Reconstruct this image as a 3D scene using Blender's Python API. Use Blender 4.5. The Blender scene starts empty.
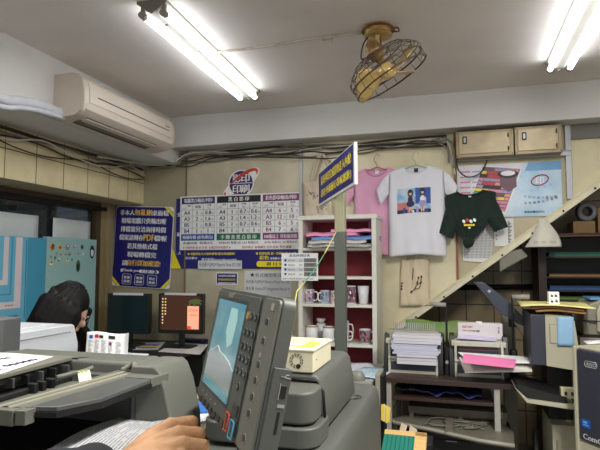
import bpy, bmesh, math, random
from mathutils import Vector, Matrix, Euler
random.seed(7)
SC = bpy.context.scene
COL = SC.collection
pi = math.pi
# ---------------------------------------------------------------- camera model (metres; eye height 1.45 m)
FPX = 528.0; EYE = Vector((0, 0, 1.45))
PHI = math.atan(39 / FPX); TH = math.atan(158 * math.cos(PHI) / FPX)
CF = Vector((-math.sin(TH) * math.cos(PHI), math.cos(TH) * math.cos(PHI), math.sin(PHI)))
CR = Vector((math.cos(TH), math.sin(TH), 0)); CU = CR.cross(CF)
def ray(x, y): return CF + CR * ((x - 300) / FPX) - CU * ((y - 225) / FPX)
def PY(x, y, Y): d = ray(x, y); return EYE + d * (Y / d.y)
def PX(x, y, X): d = ray(x, y); return EYE + d * (X / d.x)
def PZ(x, y, Z): d = ray(x, y); return EYE + d * ((Z - EYE.z) / d.z)
def PD(x, y, D): return EYE + ray(x, y) * D

# ---------------------------------------------------------------- materials
MATS = {}
def lin(c): return tuple(((v / 255) / 12.92 if v / 255 <= .04045 else ((v / 255 + .055) / 1.055) ** 2.4) for v in c) + (1,)
def mat(name, rgb, rough=.5, metal=0, var=.08, scale=8, bump=0, bscale=60, emit=None, estr=0, alpha=1, trans=0, coat=0, stretch=None, rgb2=None, spec=.5, sheen=0):
    if name in MATS: return MATS[name]
    m = bpy.data.materials.new(name); m.use_nodes = True; MATS[name] = m
    nt = m.node_tree; N = nt.nodes; L = nt.links; b = N['Principled BSDF']
    b.inputs['Roughness'].default_value = rough; b.inputs['Metallic'].default_value = metal
    b.inputs['Specular IOR Level'].default_value = spec
    c = lin(rgb)
    tc = N.new('ShaderNodeTexCoord'); src = tc.outputs['Object']
    if stretch:
        mp = N.new('ShaderNodeMapping'); mp.inputs['Scale'].default_value = stretch; L.new(src, mp.inputs[0]); src = mp.outputs[0]
    nz = N.new('ShaderNodeTexNoise'); nz.inputs['Scale'].default_value = scale; nz.inputs['Detail'].default_value = 4
    L.new(src, nz.inputs['Vector'])
    mx = N.new('ShaderNodeMix'); mx.data_type = 'RGBA'
    if rgb2: a, d = c, lin(rgb2)
    else:
        a = tuple(min(1, v * (1 + var)) for v in c[:3]) + (1,); d = tuple(v * (1 - var) for v in c[:3]) + (1,)
    mx.inputs[6].default_value = a; mx.inputs[7].default_value = d
    cr = N.new('ShaderNodeMapRange'); cr.inputs[1].default_value = .35; cr.inputs[2].default_value = .65
    L.new(nz.outputs[0], cr.inputs[0]); L.new(cr.outputs[0], mx.inputs[0]); L.new(mx.outputs[2], b.inputs['Base Color'])
    if bump:
        n2 = N.new('ShaderNodeTexNoise'); n2.inputs['Scale'].default_value = bscale; n2.inputs['Detail'].default_value = 3
        L.new(tc.outputs['Object'], n2.inputs['Vector'])
        bp = N.new('ShaderNodeBump'); bp.inputs['Strength'].default_value = bump; bp.inputs['Distance'].default_value = .01
        L.new(n2.outputs[0], bp.inputs['Height']); L.new(bp.outputs[0], b.inputs['Normal'])
    if emit: b.inputs['Emission Color'].default_value = lin(emit); b.inputs['Emission Strength'].default_value = estr
    if alpha < 1: b.inputs['Alpha'].default_value = alpha
    if trans: b.inputs['Transmission Weight'].default_value = trans
    if coat: b.inputs['Coat Weight'].default_value = coat
    if sheen: b.inputs['Sheen Weight'].default_value = sheen
    return m
def tile_mat(name, rgb, grout, ax, sp, off, wid=.004, rough=.35, var=.08, scale=6):
    m = mat(name, rgb, rough, var=var, scale=scale); nt = m.node_tree; N = nt.nodes; L = nt.links; b = N['Principled BSDF']
    old = b.inputs['Base Color'].links[0].from_socket
    tc = N.new('ShaderNodeTexCoord'); se = N.new('ShaderNodeSeparateXYZ'); L.new(tc.outputs['Object'], se.inputs[0])
    outs = []
    for i in range(2):
        s = N.new('ShaderNodeMath'); s.operation = 'SUBTRACT'; L.new(se.outputs[ax[i]], s.inputs[0]); s.inputs[1].default_value = off[i]
        p = N.new('ShaderNodeMath'); p.operation = 'PINGPONG'; L.new(s.outputs[0], p.inputs[0]); p.inputs[1].default_value = sp[i] / 2
        g = N.new('ShaderNodeMath'); g.operation = 'LESS_THAN'; L.new(p.outputs[0], g.inputs[0]); g.inputs[1].default_value = wid / 2
        outs.append(g)
    mxm = N.new('ShaderNodeMath'); mxm.operation = 'MAXIMUM'; L.new(outs[0].outputs[0], mxm.inputs[0]); L.new(outs[1].outputs[0], mxm.inputs[1])
    mx = N.new('ShaderNodeMix'); mx.data_type = 'RGBA'; L.new(mxm.outputs[0], mx.inputs[0]); L.new(old, mx.inputs[6]); mx.inputs[7].default_value = lin(grout)
    L.new(mx.outputs[2], b.inputs['Base Color'])
    return m

# ---------------------------------------------------------------- mesh builder
FONT_CACHE = {}
def text_geo(body, bold):
    k = (body, bold)
    if k not in FONT_CACHE:
        cu = bpy.data.curves.new('t', 'FONT'); cu.body = body; cu.size = 1; cu.resolution_u = 2; cu.offset = 0; cu.align_x = 'LEFT'
        o = bpy.data.objects.new('t', cu); COL.objects.link(o)
        dg = bpy.context.evaluated_depsgraph_get(); me = bpy.data.meshes.new_from_object(o.evaluated_get(dg))
        vs = [tuple(v.co) for v in me.vertices]; fs = [tuple(p.vertices) for p in me.polygons]
        bpy.data.objects.remove(o); bpy.data.curves.remove(cu); bpy.data.meshes.remove(me)
        if not vs: vs, fs = [(0, 0, 0), (1, 0, 0), (1, 1, 0)], []
        FONT_CACHE[k] = (vs, fs)
    return FONT_CACHE[k]
class MB:
    def __init__(s): s.v = []; s.f = []; s.m = []; s.sm = []
    def add(s, vs, fs, m=0, smooth=False, M=None):
        b = len(s.v)
        s.v += [tuple(M @ Vector(v)) if M else tuple(v) for v in vs]
        for f in fs: s.f.append(tuple(b + i for i in f)); s.m.append(m); s.sm.append(smooth)
        return s
    def box(s, x0, x1, y0, y1, z0, z1, m=0, M=None):
        vs = [(x, y, z) for x in (x0, x1) for y in (y0, y1) for z in (z0, z1)]
        fs = [(0, 1, 3, 2), (4, 6, 7, 5), (0, 4, 5, 1), (2, 3, 7, 6), (0, 2, 6, 4), (1, 5, 7, 3)]
        return s.add(vs, fs, m, False, M)
    def prism(s, pts, a0, a1, axis=1, m=0, M=None, smooth=False):
        """outline pts in the plane normal to axis, pushed from a0 to a1"""
        n = len(pts)
        def mk(p, a): return [(a, p[0], p[1]), (p[0], a, p[1]), (p[0], p[1], a)][axis]
        vs = [mk(p, a0) for p in pts] + [mk(p, a1) for p in pts]
        fs = [tuple(range(n)), tuple(range(2 * n - 1, n - 1, -1))]
        s.add(vs, fs, m, False, M); b = len(s.v) - 2 * n
        for i in range(n):
            j = (i + 1) % n; s.f.append((b + i, b + j, b + n + j, b + n + i)); s.m.append(m); s.sm.append(smooth)
        return s
    def rings(s, rings, m=0, cap=True, smooth=True, M=None, closed=False):
        n = len(rings[0]); vs = [v for r in rings for v in r]; fs = []
        R = len(rings)
        for i in range(R - (0 if closed else 1)):
            for k in range(n):
                a = i * n + k; b2 = i * n + (k + 1) % n; i2 = (i + 1) % R
                fs.append((a, b2, i2 * n + (k + 1) % n, i2 * n + k))
        s.add(vs, fs, m, smooth, M)
        if cap and not closed:
            b = len(s.v) - len(vs)
            s.f.append(tuple(b + k for k in range(n - 1, -1, -1))); s.m.append(m); s.sm.append(False)
            s.f.append(tuple(b + (R - 1) * n + k for k in range(n))); s.m.append(m); s.sm.append(False)
        return s
    def tube(s, pts, r, seg=8, m=0, cap=True, closed=False, M=None, rr=None):
        pts = [Vector(p) for p in pts]; rg = []; up = None
        for i, p in enumerate(pts):
            if closed: t = pts[(i + 1) % len(pts)] - pts[i - 1]
            else: t = pts[min(i + 1, len(pts) - 1)] - pts[max(i - 1, 0)]
            t.normalize()
            if up is None: up = t.orthogonal().normalized()
            up = (up - t * up.dot(t)); up = up.normalized() if up.length > 1e-6 else t.orthogonal().normalized()
            w = t.cross(up); q = rr[i] if rr else r
            rg.append([p + up * (q * math.cos(2 * pi * k / seg)) + w * (q * math.sin(2 * pi * k / seg)) for k in range(seg)])
        return s.rings(rg, m, cap, True, M, closed)
    def cyl(s, p0, p1, r, seg=16, m=0, r1=None, M=None): return s.tube([p0, p1], r, seg, m, True, False, M, rr=[r, r if r1 is None else r1])
    def lathe(s, prof, seg=24, m=0, M=None, cap=False):
        rg = [[(r * math.cos(2 * pi * k / seg), r * math.sin(2 * pi * k / seg), z) for k in range(seg)] for r, z in prof]
        return s.rings(rg, m, cap, True, M)
    def grid(s, fn, nu, nv, m=0, M=None, smooth=True, flip=False):
        vs = [fn(i / nu, j / nv) for j in range(nv + 1) for i in range(nu + 1)]; fs = []
        for j in range(nv):
            for i in range(nu):
                a = j * (nu + 1) + i; f = (a, a + 1, a + nu + 2, a + nu + 1); fs.append(f[::-1] if flip else f)
        return s.add(vs, fs, m, smooth, M)
    def quad(s, x0, x1, z0, z1, y, m=0, M=None): return s.add([(x0, y, z0), (x1, y, z0), (x1, y, z1), (x0, y, z1)], [(0, 1, 2, 3)], m, False, M)
    def text(s, body, x, z, h, m, w=None, align='C', y=-.001, bold=.012, M=None, maxw=None):
        """flat lettering in the xz plane facing -y; h = height of a capital"""
        vs, fs = text_geo(body, bold if body.isascii() else min(bold, .012))
        x0 = min(v[0] for v in vs); x1 = max(v[0] for v in vs); z0 = min(v[1] for v in vs); z1 = max(v[1] for v in vs)
        sc = h / max(z1 - z0, 1e-4); sx = sc
        if w: sx = w / max(x1 - x0, 1e-4)
        elif maxw and (x1 - x0) * sc > maxw: sx = maxw / (x1 - x0)
        W = (x1 - x0) * sx; ox = {'C': x - W / 2, 'L': x, 'R': x - W}[align]
        d = min(bold, .03) * 1.2
        for dx, dz, dy in (((-d, 0, 0), (d, 0, -.00008)) if bold > .015 else ((0, 0, 0),)):
            s.add([(ox + (v[0] - x0 + dx) * sx, y + dy, z + (v[1] - z0 + dz) * sc) for v in vs], fs, m, False, M)
        return s
    def rbox(s, x0, x1, y0, y1, z0, z1, r=.01, m=0, axis=2, M=None, seg=4):
        """box whose four edges along axis are rounded"""
        A = {2: (x0, x1, y0, y1, z0, z1), 1: (x0, x1, z0, z1, y0, y1), 0: (y0, y1, z0, z1, x0, x1)}[axis]
        a0, a1, b0, b1, c0, c1 = A; pts = []
        for cx, cy, st in ((a1 - r, b1 - r, 0), (a0 + r, b1 - r, 90), (a0 + r, b0 + r, 180), (a1 - r, b0 + r, 270)):
            for k in range(seg + 1):
                t = math.radians(st + 90 * k / seg); pts.append((cx + r * math.cos(t), cy + r * math.sin(t)))
        return s.prism(pts, c0, c1, axis, m, M, smooth=False)
    def build(s, name, mats, parent=None, bevel=0, loc=None, seg=2, sub=0, solid=0):
        me = bpy.data.meshes.new(name); me.from_pydata(s.v, [], s.f); me.update()
        if not isinstance(mats, (list, tuple)): mats = [mats]
        for q in mats: me.materials.append(q)
        me.polygons.foreach_set('material_index', s.m); me.polygons.foreach_set('use_smooth', s.sm)
        bm = bmesh.new(); bm.from_mesh(me); bmesh.ops.recalc_face_normals(bm, faces=bm.faces) if not getattr(s, 'keep', 0) else None; bm.to_mesh(me); bm.free()
        o = bpy.data.objects.new(name, me); COL.objects.link(o)
        if parent: o.parent = parent
        if loc is not None: o.location = loc
        if solid: q = o.modifiers.new('s', 'SOLIDIFY'); q.thickness = solid
        if sub: q = o.modifiers.new('u', 'SUBSURF'); q.levels = q.render_levels = sub
        if bevel:
            q = o.modifiers.new('b', 'BEVEL'); q.width = bevel; q.segments = seg; q.limit_method = 'ANGLE'; q.angle_limit = math.radians(40)
            me.polygons.foreach_set('use_smooth', [True] * len(me.polygons)); q.harden_normals = True
        return o
def tag(o, label, cat, group=None):
    o['label'] = label; o['category'] = cat
    if group: o['group'] = group
    return o
def struct(o): o['kind'] = 'structure'; return o
def empty(name, loc, label, cat, group=None, rot=(0, 0, 0)):
    o = bpy.data.objects.new(name, None); COL.objects.link(o); o.location = loc; o.rotation_euler = rot; o.empty_display_size = .05
    return tag(o, label, cat, group)
def dup(root, loc=None, rot=None, label=None, group=None):
    r = root.copy(); COL.objects.link(r)
    if loc is not None: r.location = loc
    if rot is not None: r.rotation_euler = rot
    if label: r['label'] = label
    if group: r['group'] = group
    for ch in list(root.children):
        c = ch.copy(); COL.objects.link(c); c.parent = r
        for g in ch.children:
            d = g.copy(); COL.objects.link(d); d.parent = c
    return r
def basis(o, x, y, z):
    M = Matrix((x, y, z)).transposed().to_4x4(); M.translation = o; return M
def wavy(pts, n=12, amp=0, seed=0):
    """Catmull-Rom through pts"""
    rnd = random.Random(seed); P = [Vector(p) for p in pts]; P = [P[0] * 2 - P[1]] + P + [P[-1] * 2 - P[-2]]; out = []
    for i in range(1, len(P) - 2):
        for k in range(n):
            t = k / n; a, b, c, d = P[i - 1:i + 3]
            q = .5 * ((2 * b) + (c - a) * t + (2 * a - 5 * b + 4 * c - d) * t * t + (3 * b - a - 3 * c + d) * t ** 3)
            if amp: q = q + Vector([rnd.uniform(-amp, amp) for _ in range(3)])
            out.append(q)
    out.append(P[-2]); return out
# ================================================================ the room
M_ceil = mat('ceiling_paint', (226, 219, 210), .75, var=.05, scale=2, bump=.15, bscale=30)
M_beam = mat('beam_paint', (216, 213, 208), .6, var=.03, scale=2)
M_wallA = mat('painted_wall', (166, 156, 128), .5, var=.06, scale=3)
M_wallB = mat('brushed_panel', (206, 197, 170), .3, metal=.2, var=.10, scale=5, bump=.12, bscale=18)
M_wallC = mat('glossy_cream_panel', (228, 218, 182), .22, var=.07, scale=6, bump=.25, bscale=14)
M_alu = mat('aluminium', (176, 178, 180), .35, metal=.3, var=.05)
M_wood = mat('wood_strip', (140, 92, 48), .5, var=.15, scale=20, stretch=(1, 1, .1))
M_cream = mat('cream_steel', (226, 218, 186), .45, var=.06, scale=10)
M_bronze = mat('bronze_frame', (92, 78, 58), .4, metal=.4, var=.1)
M_beigeframe = mat('beige_frame', (150, 134, 96), .45, var=.1, stretch=(1, 1, .2))
M_tile = tile_mat('cream_tiles', (222, 208, 166), (70, 60, 42), (1, 2), (.25, .196), (2.520, 2.151), .006, .3)
M_rtile = tile_mat('brown_recess_tiles', (158, 140, 108), (38, 32, 26), (0, 2), (.222, .282), (.058, 1.11), .008, .4)
M_floor = tile_mat('floor_tiles', (112, 104, 94), (60, 56, 50), (0, 1), (.4, .4), (.1, .1), .006, .35)
M_dark = mat('dark_void', (16, 15, 14), .7)
M_glass = mat('window_glass', (60, 70, 74), .06, trans=.8, var=0)
M_right = mat('side_wall', (190, 184, 170), .6)

def sbox(name, a, m, bev=0): return struct(MB().box(*a).build(name, m, bevel=bev))
sbox('floor', (-3.6, 2.6, -2.2, 5.2, -.1, 0), M_floor)
sbox('ceiling', (-3.6, 2.6, -2.2, 5.2, 2.665, 2.78), M_ceil)
sbox('beam_back', (-2.26, 2.4, 3.82, 4.12, 2.41, 2.665), M_beam, .004)
sbox('beam_left', (-3.2, -2.26, -2.2, 4.12, 2.295, 2.665), M_beam, .004)
sbox('wall_left_lintel', (-3.2, -2.62, -2.2, 4.0, 1.97, 2.295), M_tile)
sbox('wall_left', (-3.2, -2.94, -2.2, 4.0, 0, .80), M_wallA)
sbox('wall_right', (2.4, 2.6, -2.2, 5.2, 0, 2.665), M_right)
sbox('dark_window_backing', (-3.9, -3.8, -2.2, 4.3, 0, 2.4), M_dark)  # dark backing added beyond the glass, keeps world light from leaking in
# back wall: solid to the floor left of the stair, cut along the stair's slope to the right
sl = (PY(600, 183, 4).z - PY(400, 327, 4).z) / (PY(600, 183, 4).x - PY(400, 327, 4).x)
xs, zs = PY(400, 327, 4).x, PY(400, 327, 4).z
def zst(x): return zs + (x - xs) * sl
def wallpoly(name, pts, m, y0=4.0, y1=4.12): return struct(MB().prism(pts, y0, y1, 1).build(name, m))
xA = -2.20; xB = PY(301.5, 200, 4).x; xC = PY(456, 200, 4).x; xE = PY(565, 160, 4).x
wallpoly('wall_back_corner', [(-3.2, 0), (xA, 0), (xA, 2.665), (-3.2, 2.665)], M_wallA)
wallpoly('wall_back_left', [(xA, 0), (xB, 0), (xB, 2.665), (xA, 2.665)], M_wallB, 3.996)
wallpoly('wall_back_middle', [(xB, 0), (xs, 0), (xs, zs), (xC, zst(xC)), (xC, 2.665), (xB, 2.665)], M_wallC, 3.998)
wallpoly('wall_back_poster_panel', [(xC, zst(xC)), (xE, zst(xE)), (xE, 2.665), (xC, 2.665)], mat('beige_panel', (188, 176, 140), .35, var=.06), 4.0)
xR = 1.9; wallpoly('wall_back_right', [(xE, zst(xE)), (xR, zst(xR)), (xR, 2.665), (xE, 2.665)], M_wallC, 4.0)
sbox('wall_back_far_right', (xR, 2.4, 4.0, 4.12, 0, 2.665), M_right)
# recess under the stair
sbox('wall_recess', (xs - .1, 2.4, 4.72, 4.85, 0, 2.665), M_rtile)
sbox('wall_recess_left', (xs - .1, xs, 4.12, 4.72, 0, 2.2), mat('recess_side', (96, 88, 70), .5))
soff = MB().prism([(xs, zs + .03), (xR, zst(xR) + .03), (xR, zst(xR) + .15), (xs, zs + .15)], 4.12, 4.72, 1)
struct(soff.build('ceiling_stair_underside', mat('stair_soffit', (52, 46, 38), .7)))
# stringer: cream steel edge of the stair
st = MB(); dx = xR - xs; w = .062
st.prism([(xs - .02, zs - .036), (xR, zst(xR) - .036), (xR, zst(xR) + .022), (xs - .02, zs + .022)], 3.965, 3.99, 1)
st.prism([(xs - .02, zs + .016), (xR, zst(xR) + .016), (xR, zst(xR) + .026), (xs - .02, zs + .026)], 3.955, 3.998, 1)
for k in range(9):
    x = xs + .12 + k * .2; st.cyl((x, 3.965, zst(x) - .01), (x, 3.958, zst(x) - .01), .007, 10, 1)
struct(st.build('trim_1', [M_cream, M_dark]))
# wall strips
sbox('trim_2', (xB - .014, xB + .014, 3.978, 3.996, 1.0, 2.41), M_alu, .003)
sbox('trim_3', (xC - .008, xC + .008, 3.985, 3.999, zst(xC) + .04, 2.41), M_wood)
p = PY(456, 160, 3.97)
t4 = MB().box(xC, xE + .03, 3.955, 3.99, p.z - .012, p.z + .018); t4.box(xC, xE + .03, 3.945, 3.99, p.z + .018, p.z + .025)
struct(t4.build('trim_4', M_alu, bevel=.002))
sbox('trim_5', (xE - .002, xE + .035, 3.96, 3.999, zst(xE) + .05, 2.41), M_alu, .003)
sbox('trim_6', (xE + .03, xR, 3.975, 3.999, 2.31, 2.41), mat('grey_rail', (120, 118, 110), .5))
sbox('trim_7', (xA - .006, xA + .006, 3.985, 3.995, .8, 2.41), mat('joint_strip', (128, 108, 78), .5))
# window in the left wall
wf = MB()
wf.box(-2.98, -2.90, -2.2, 3.86, 1.895, 1.97, 0); wf.box(-2.90, -2.87, -2.2, 3.86, 1.90, 1.93, 1); wf.box(-2.98, -2.88, -2.2, 4, .80, .86, 0)
for y in (-.2, 1.2, 2.6): wf.box(-2.96, -2.92, y - .02, y + .02, .86, 1.9, 0)
win = wf.build('window_1', [M_bronze, M_dark]); struct(win)
MB().box(-2.95, -2.94, -2.2, 3.8, .86, 1.9).build('window_glass', M_glass, win)
MB().box(-2.955, -2.90, 3.74, 3.80, .86, 1.9).build('window_stile', M_bronze, win)
jb = MB(); jb.box(-2.98, -2.86, 3.84, 3.90, .82, 1.97, 0); jb.box(-2.98, -2.89, 3.80, 3.84, .82, 1.97, 0); jb.box(-2.98, -2.9, 3.90, 3.998, .82, 1.97, 1)
struct(jb.build('trim_8', [M_beigeframe, M_wallA], bevel=.003))
# two paper sheets taped inside the window glass
M_sheet = mat('pale_sheet', (206, 214, 214), .6, var=.03)
for (x0, x1, y0, lab) in ((-20, 38, 217, 'pale paper sheet taped on the dark window, left one above the striped teal board'), (53, 90, 221, 'pale paper sheet taped on the dark window, right one behind the stickered panel')):
    a = PX(max(x0, -20), y0, -2.925); b = PX(x1, y0 + 4, -2.925)
    zt = 1.80
    sh = MB().grid(lambda u, v: (-2.925 + .006 * math.sin(u * 7), a.y + (b.y - a.y) * u, zt - .42 + .42 * v), 10, 4)
    tag(sh.build('paper_sheet', M_sheet, solid=.001), lab, 'paper', 'sheets taped in the window')
# ================================================================ air conditioner
M_ac = mat('ac_plastic', (214, 202, 186), .4, var=.03, scale=3)
M_acside = mat('ac_side_plastic', (196, 184, 168), .45, var=.04)
M_black = mat('black_plastic', (20, 20, 21), .45, var=.15)
ac = empty('air_conditioner', (-2.26, 2.5, 2.44), 'long cream wall-mounted air conditioner with a black front slot, on the left beam', 'air conditioner')
prof = [(0, .125), (.13, .125), (.17, .112), (.195, .08), (.21, .02), (.212, -.05), (.205, -.085), (.185, -.105)]
low = [(.185, -.105), (.15, -.128), (.05, -.140), (0, -.14)]
L = 1.02
b = MB(); b.prism(prof + low[1:], .012, L - .012, 1, smooth=False); b.build('body', M_ac, ac, bevel=.004)
# prism with axis=1 takes (x, z)
for y0 in (0, L - .012): MB().prism([(x + (.003 if x > .1 else 0), z) for x, z in prof + low[1:]], y0, y0 + .012, 1).build('side_cap', M_acside, ac, bevel=.003)
fp = MB().prism([(.197, .08), (.2125, .02), (.2145, -.048), (.218, -.048), (.216, .02), (.2, .082)], .05, L - .03, 1); fp.build('front_panel', M_ac, ac, bevel=.001)
MB().box(.212, .2185, .12, L - .09, -.0025, .003).build('slot', M_black, ac)
MB().prism([(.214, -.055), (.208, -.09), (.19, -.104), (.187, -.1), (.2, -.086), (.209, -.053)], .03, L - .02, 1).build('air_flap', M_ac, ac)
lv = MB(); lv.prism([(.165, -.122), (.075, -.1415), (.075, -.1385), (.165, -.119)], .09, L - .16, 1, 1); lv.prism([(.16, -.128), (.12, -.136), (.12, -.139), (.16, -.131)], .1, L - .17, 1, 0)
lv.build('louver', [M_ac, mat('louver_dark', (128, 120, 108), .5)], ac)
MB().box(.06, .068, .1, L - .16, -.1435, -.1385).build('outlet_gap', M_black, ac)
lg = MB()
for k in range(4): lg.box(.209, .2115, L - .16 + k * .022, L - .148 + k * .022, -.07, -.064, 0)
lg.box(.2165, .2188, L - .135, L - .09, .022, .029, 0)
lg.build('indicator', mat('indicator_grey', (120, 112, 105), .5), ac)
MB().cyl((.08, -.001, -.135), (.08, -.001, -.1351), .004).build('screw', M_black, ac)
# insulated pipes
M_pipe = mat('white_pipe_wrap', (206, 208, 214), .55, var=.06, scale=30, bump=.4, bscale=40)
pts = [(-2.215, 2.515, 2.330), (-2.212, 2.35, 2.332), (-2.212, 2.21, 2.312), (-2.212, 2.09, 2.290), (-2.215, 1.8, 2.31), (-2.215, 1.0, 2.32)]
tag(MB().tube(wavy(pts, 8), .028, 14).build('refrigerant_pipe', M_pipe), 'thick white wrapped pipe running into the left end of the air conditioner', 'pipe')
pts = [(-2.205, 2.53, 2.306), (-2.195, 2.33, 2.292), (-2.195, 2.2, 2.273), (-2.195, 2.08, 2.245), (-2.2, 1.8, 2.25), (-2.2, 1.0, 2.26)]
tag(MB().tube(wavy(pts, 8), .014, 12).build('drain_pipe', M_pipe), 'thin white drain pipe curving under the thick wrapped pipe', 'pipe')

# ================================================================ fluorescent fixtures
M_tube = mat('lit_tube', (255, 255, 255), .3, var=0, emit=(240, 244, 255), estr=6.5)
M_fix = mat('fixture_enamel', (206, 202, 186), .4, var=.03)
M_sock = mat('socket_plastic', (150, 140, 125), .5)
def fixture(loc, label, ln=1.32):
    t = empty('fluorescent_light', loc, label, 'ceiling light', 'twin-tube ceiling lights')
    MB().prism([(-.068, 0), (.068, 0), (.068, -.012), (.024, -.055), (-.024, -.055), (-.068, -.012)], 0, ln, 1).build('housing', M_fix, t, bevel=.002)
    for y in (-.004, ln): MB().prism([(-.076, .0), (.076, .0), (.076, -.014), (.0, -.066), (-.076, -.014)], y, y + .004, 1).build('end_plate', mat('end_plate_grey', (128, 124, 112), .4, metal=.3), t)
    for sx in (-.054, .054):
        MB().cyl((sx, .035, -.062), (sx, ln - .035, -.062), .0145, 14).build('tube', M_tube, t)
        for y0, y1 in ((.0, .035), (ln - .035, ln)): MB().cyl((sx, y0, -.062), (sx, y1, -.062), .0165, 12).box(sx - .008, sx + .008, min(y0, y1) + .008, max(y0, y1) - .008, -.06, -.014).build('socket', M_sock, t)
    MB().cyl((0, .14, -.055), (0, .14, -.0565), .008, 10, 0).build('starter', M_black, t)
    return t
f1 = fixture((-1.328, 2.06, 2.665), 'twin-tube fluorescent ceiling light on the left, its near end plate showing'); f1.rotation_euler = (0, 0, .038)
f2 = dup(f1, (.603, 2.07, 2.665), (0, 0, 0), label='twin-tube fluorescent ceiling light at the top right, running out of the photo')

# ================================================================ orbit fan
M_brass = mat('old_brass', (176, 144, 84), .38, metal=.55, var=.25, scale=30)
M_blade = mat('fan_blade_gold', (216, 186, 122), .32, metal=.35, var=.12, scale=15)
M_wire = mat('fan_wire', (74, 58, 40), .5, metal=.3)
fb = PZ(378, 28, 2.665)
fan = empty('ceiling_fan', (fb.x, fb.y, 2.665), 'brass orbit ceiling fan in a tilted wire cage', 'fan')
MB().lathe([(.0, 0), (.074, 0), (.080, -.008), (.080, -.016), (.060, -.022), (.060, -.034), (.072, -.038), (.072, -.046), (0, -.050)], 28).build('ceiling_plate', M_brass, fan)
MB().lathe([(.081, -.009), (.087, -.014), (.081, -.02)], 28).build('trim_ring', mat('copper_ring', (104, 48, 30), .4, metal=.4), fan)
MB().rbox(-.01, .01, -.03, -.018, -.16, -.02, .003, 0, 2).build('bracket', M_blade, fan)
fc = PD(387, 71, 2.36) - fan.location          # hub centre
n = (CR * .49 - CU * .82 - CF * .06).normalized()   # axis of the blades
ub = n.cross(CF).normalized(); vb = n.cross(ub)
Mf = basis(fc, ub, vb, n)
mot = MB().lathe([(0, -.15), (.022, -.15), (.034, -.14), (.036, -.115), (.044, -.108), (.044, -.095), (.036, -.09), (.034, -.07), (.02, -.06), (.012, -.02), (0, -.02)], 20, 0, Mf)
mot.tube([(0, 0, -.055), (.01, -.01, -.12), Mf @ Vector((0, 0, -.15))], .014, 10); mot.build('motor', mat('motor_bronze', (128, 100, 62), .45, metal=.5, var=.3, scale=40), fan)
MB().tube(wavy([(-.05, -.02, -.05), (-.075, -.02, -.09), (-.085, -.02, -.16), (-.05, -.02, -.155), Mf @ Vector((-.03, 0, -.13))], 6), .004, 6).build('power_cord', M_black, fan)
MB().tube(wavy([(.07, 0, -.01), (.10, 0, -.012), (.105, 0, -.03), (.078, 0, -.03)], 6), .004, 6).build('pull_hook', mat('red_brown_wire', (86, 40, 28), .5), fan)
MB().lathe([(0, .035), (.03, .03), (.036, .0), (.03, -.03), (0, -.03)], 18, 0, Mf).build('hub', M_blade, fan)
for k in range(3):
    a0 = 2 * pi * k / 3 + .95
    def bl(u, v, a0=a0):
        r = .03 + .138 * v; w = (.02 + .075 * math.sin(min(1, v * 1.05) * pi * .62)) * (1 if v < .8 else math.sqrt(max(0, 1 - ((v - .8) / .2) ** 2)) * .93 + .07)
        s = (u - .5) * 2 * w; a = a0 + .5 * v * 0
        return Mf @ Vector((r * math.cos(a) - s * math.sin(a), r * math.sin(a) + s * math.cos(a), s * .45 + .01))
    MB().grid(bl, 8, 12).build('blade', M_blade, fan, solid=.002)
cg = MB(); R = .174
def cring(r, z, t=.0022): cg.tube([Mf @ Vector((r * math.cos(a * pi / 18), r * math.sin(a * pi / 18), z)) for a in range(36)], t, 5, 0, closed=True)
cring(R, .0, .004); cring(R, .04, .004); cring(.152, -.05); cring(.12, -.075); cring(.06, -.085); cring(.172, -.025)
for k in range(20):
    a = 2 * pi * k / 20; tw = .35
    P = [(.05, -.085, 0), (.12, -.075, tw * .4), (.152, -.05, tw * .7), (.180, -.02, tw * .9), (R, 0, tw), (R, .04, tw)]
    cg.tube([Mf @ Vector((r * math.cos(a + q), r * math.sin(a + q), z)) for r, z, q in P], .0015, 4, 0)
    if k % 2 == 0: cg.tube([Mf @ Vector((r * math.cos(a + q), r * math.sin(a + q), z)) for r, z, q in ((R, .04, 0), (.155, .050, 0))], .0015, 4, 0)
cg.build('wire_cage', M_wire, fan)
# conduit across the ceiling from light to fan
a = PZ(218, 52, 2.655); b_ = PZ(361, 33, 2.655)
cd = MB().tube(wavy([a, a.lerp(b_, .3) + Vector((0, .01, 0)), a.lerp(b_, .7) + Vector((0, -.008, 0)), b_], 8), .007, 8)
q = a.lerp(b_, .78); cd.rbox(q.x - .03, q.x + .03, q.y - .012, q.y + .012, 2.645, 2.664, .003); cd.cyl(q + Vector((.02, 0, 0)), q + Vector((.022, 0, -.03)), .004, 6)
tag(cd.build('ceiling_conduit', mat('painted_conduit', (186, 178, 160), .6, var=.15, scale=30)), 'thin painted cable conduit crossing the ceiling from the left light to the fan', 'conduit')

# ================================================================ cable bundles
M_cab = [mat('cable_grey', (120, 112, 98), .5), mat('cable_dark', (46, 40, 34), .5), mat('cable_white', (196, 190, 178), .5)]
rnd = random.Random(3)
zz = [(2.395, 1, .007), (2.378, 0, .008), (2.365, 2, .006), (2.352, 1, .006), (2.338, 0, .006), (2.388, 0, .008), (2.372, 1, .006), (2.325, 1, .005)]
for i, (z, mi, r) in enumerate(zz):
    pts = []; n_ = 12
    for k in range(n_ + 1):
        x = -2.56 + k * (2.50 / n_)
        sag = .02 * math.sin(k * 1.1 + i * 1.7) + (0.012 if k % 3 else -.01)
        pts.append((x, 3.975 - .012 * (i % 4), z - abs(sag) * (1 + i * .12)))
    c = MB().tube(wavy(pts, 5), r, 6)
    where = ['topmost', 'second', 'third', 'fourth', 'fifth', 'front upper', 'front dark', 'lowest sagging'][i]
    tag(c.build('cable', M_cab[mi]), f'{["grey","dark","white"][mi]} cable strung along the back wall under the beam, {where} of the bundle', 'cable', 'cables under the back beam')
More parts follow.
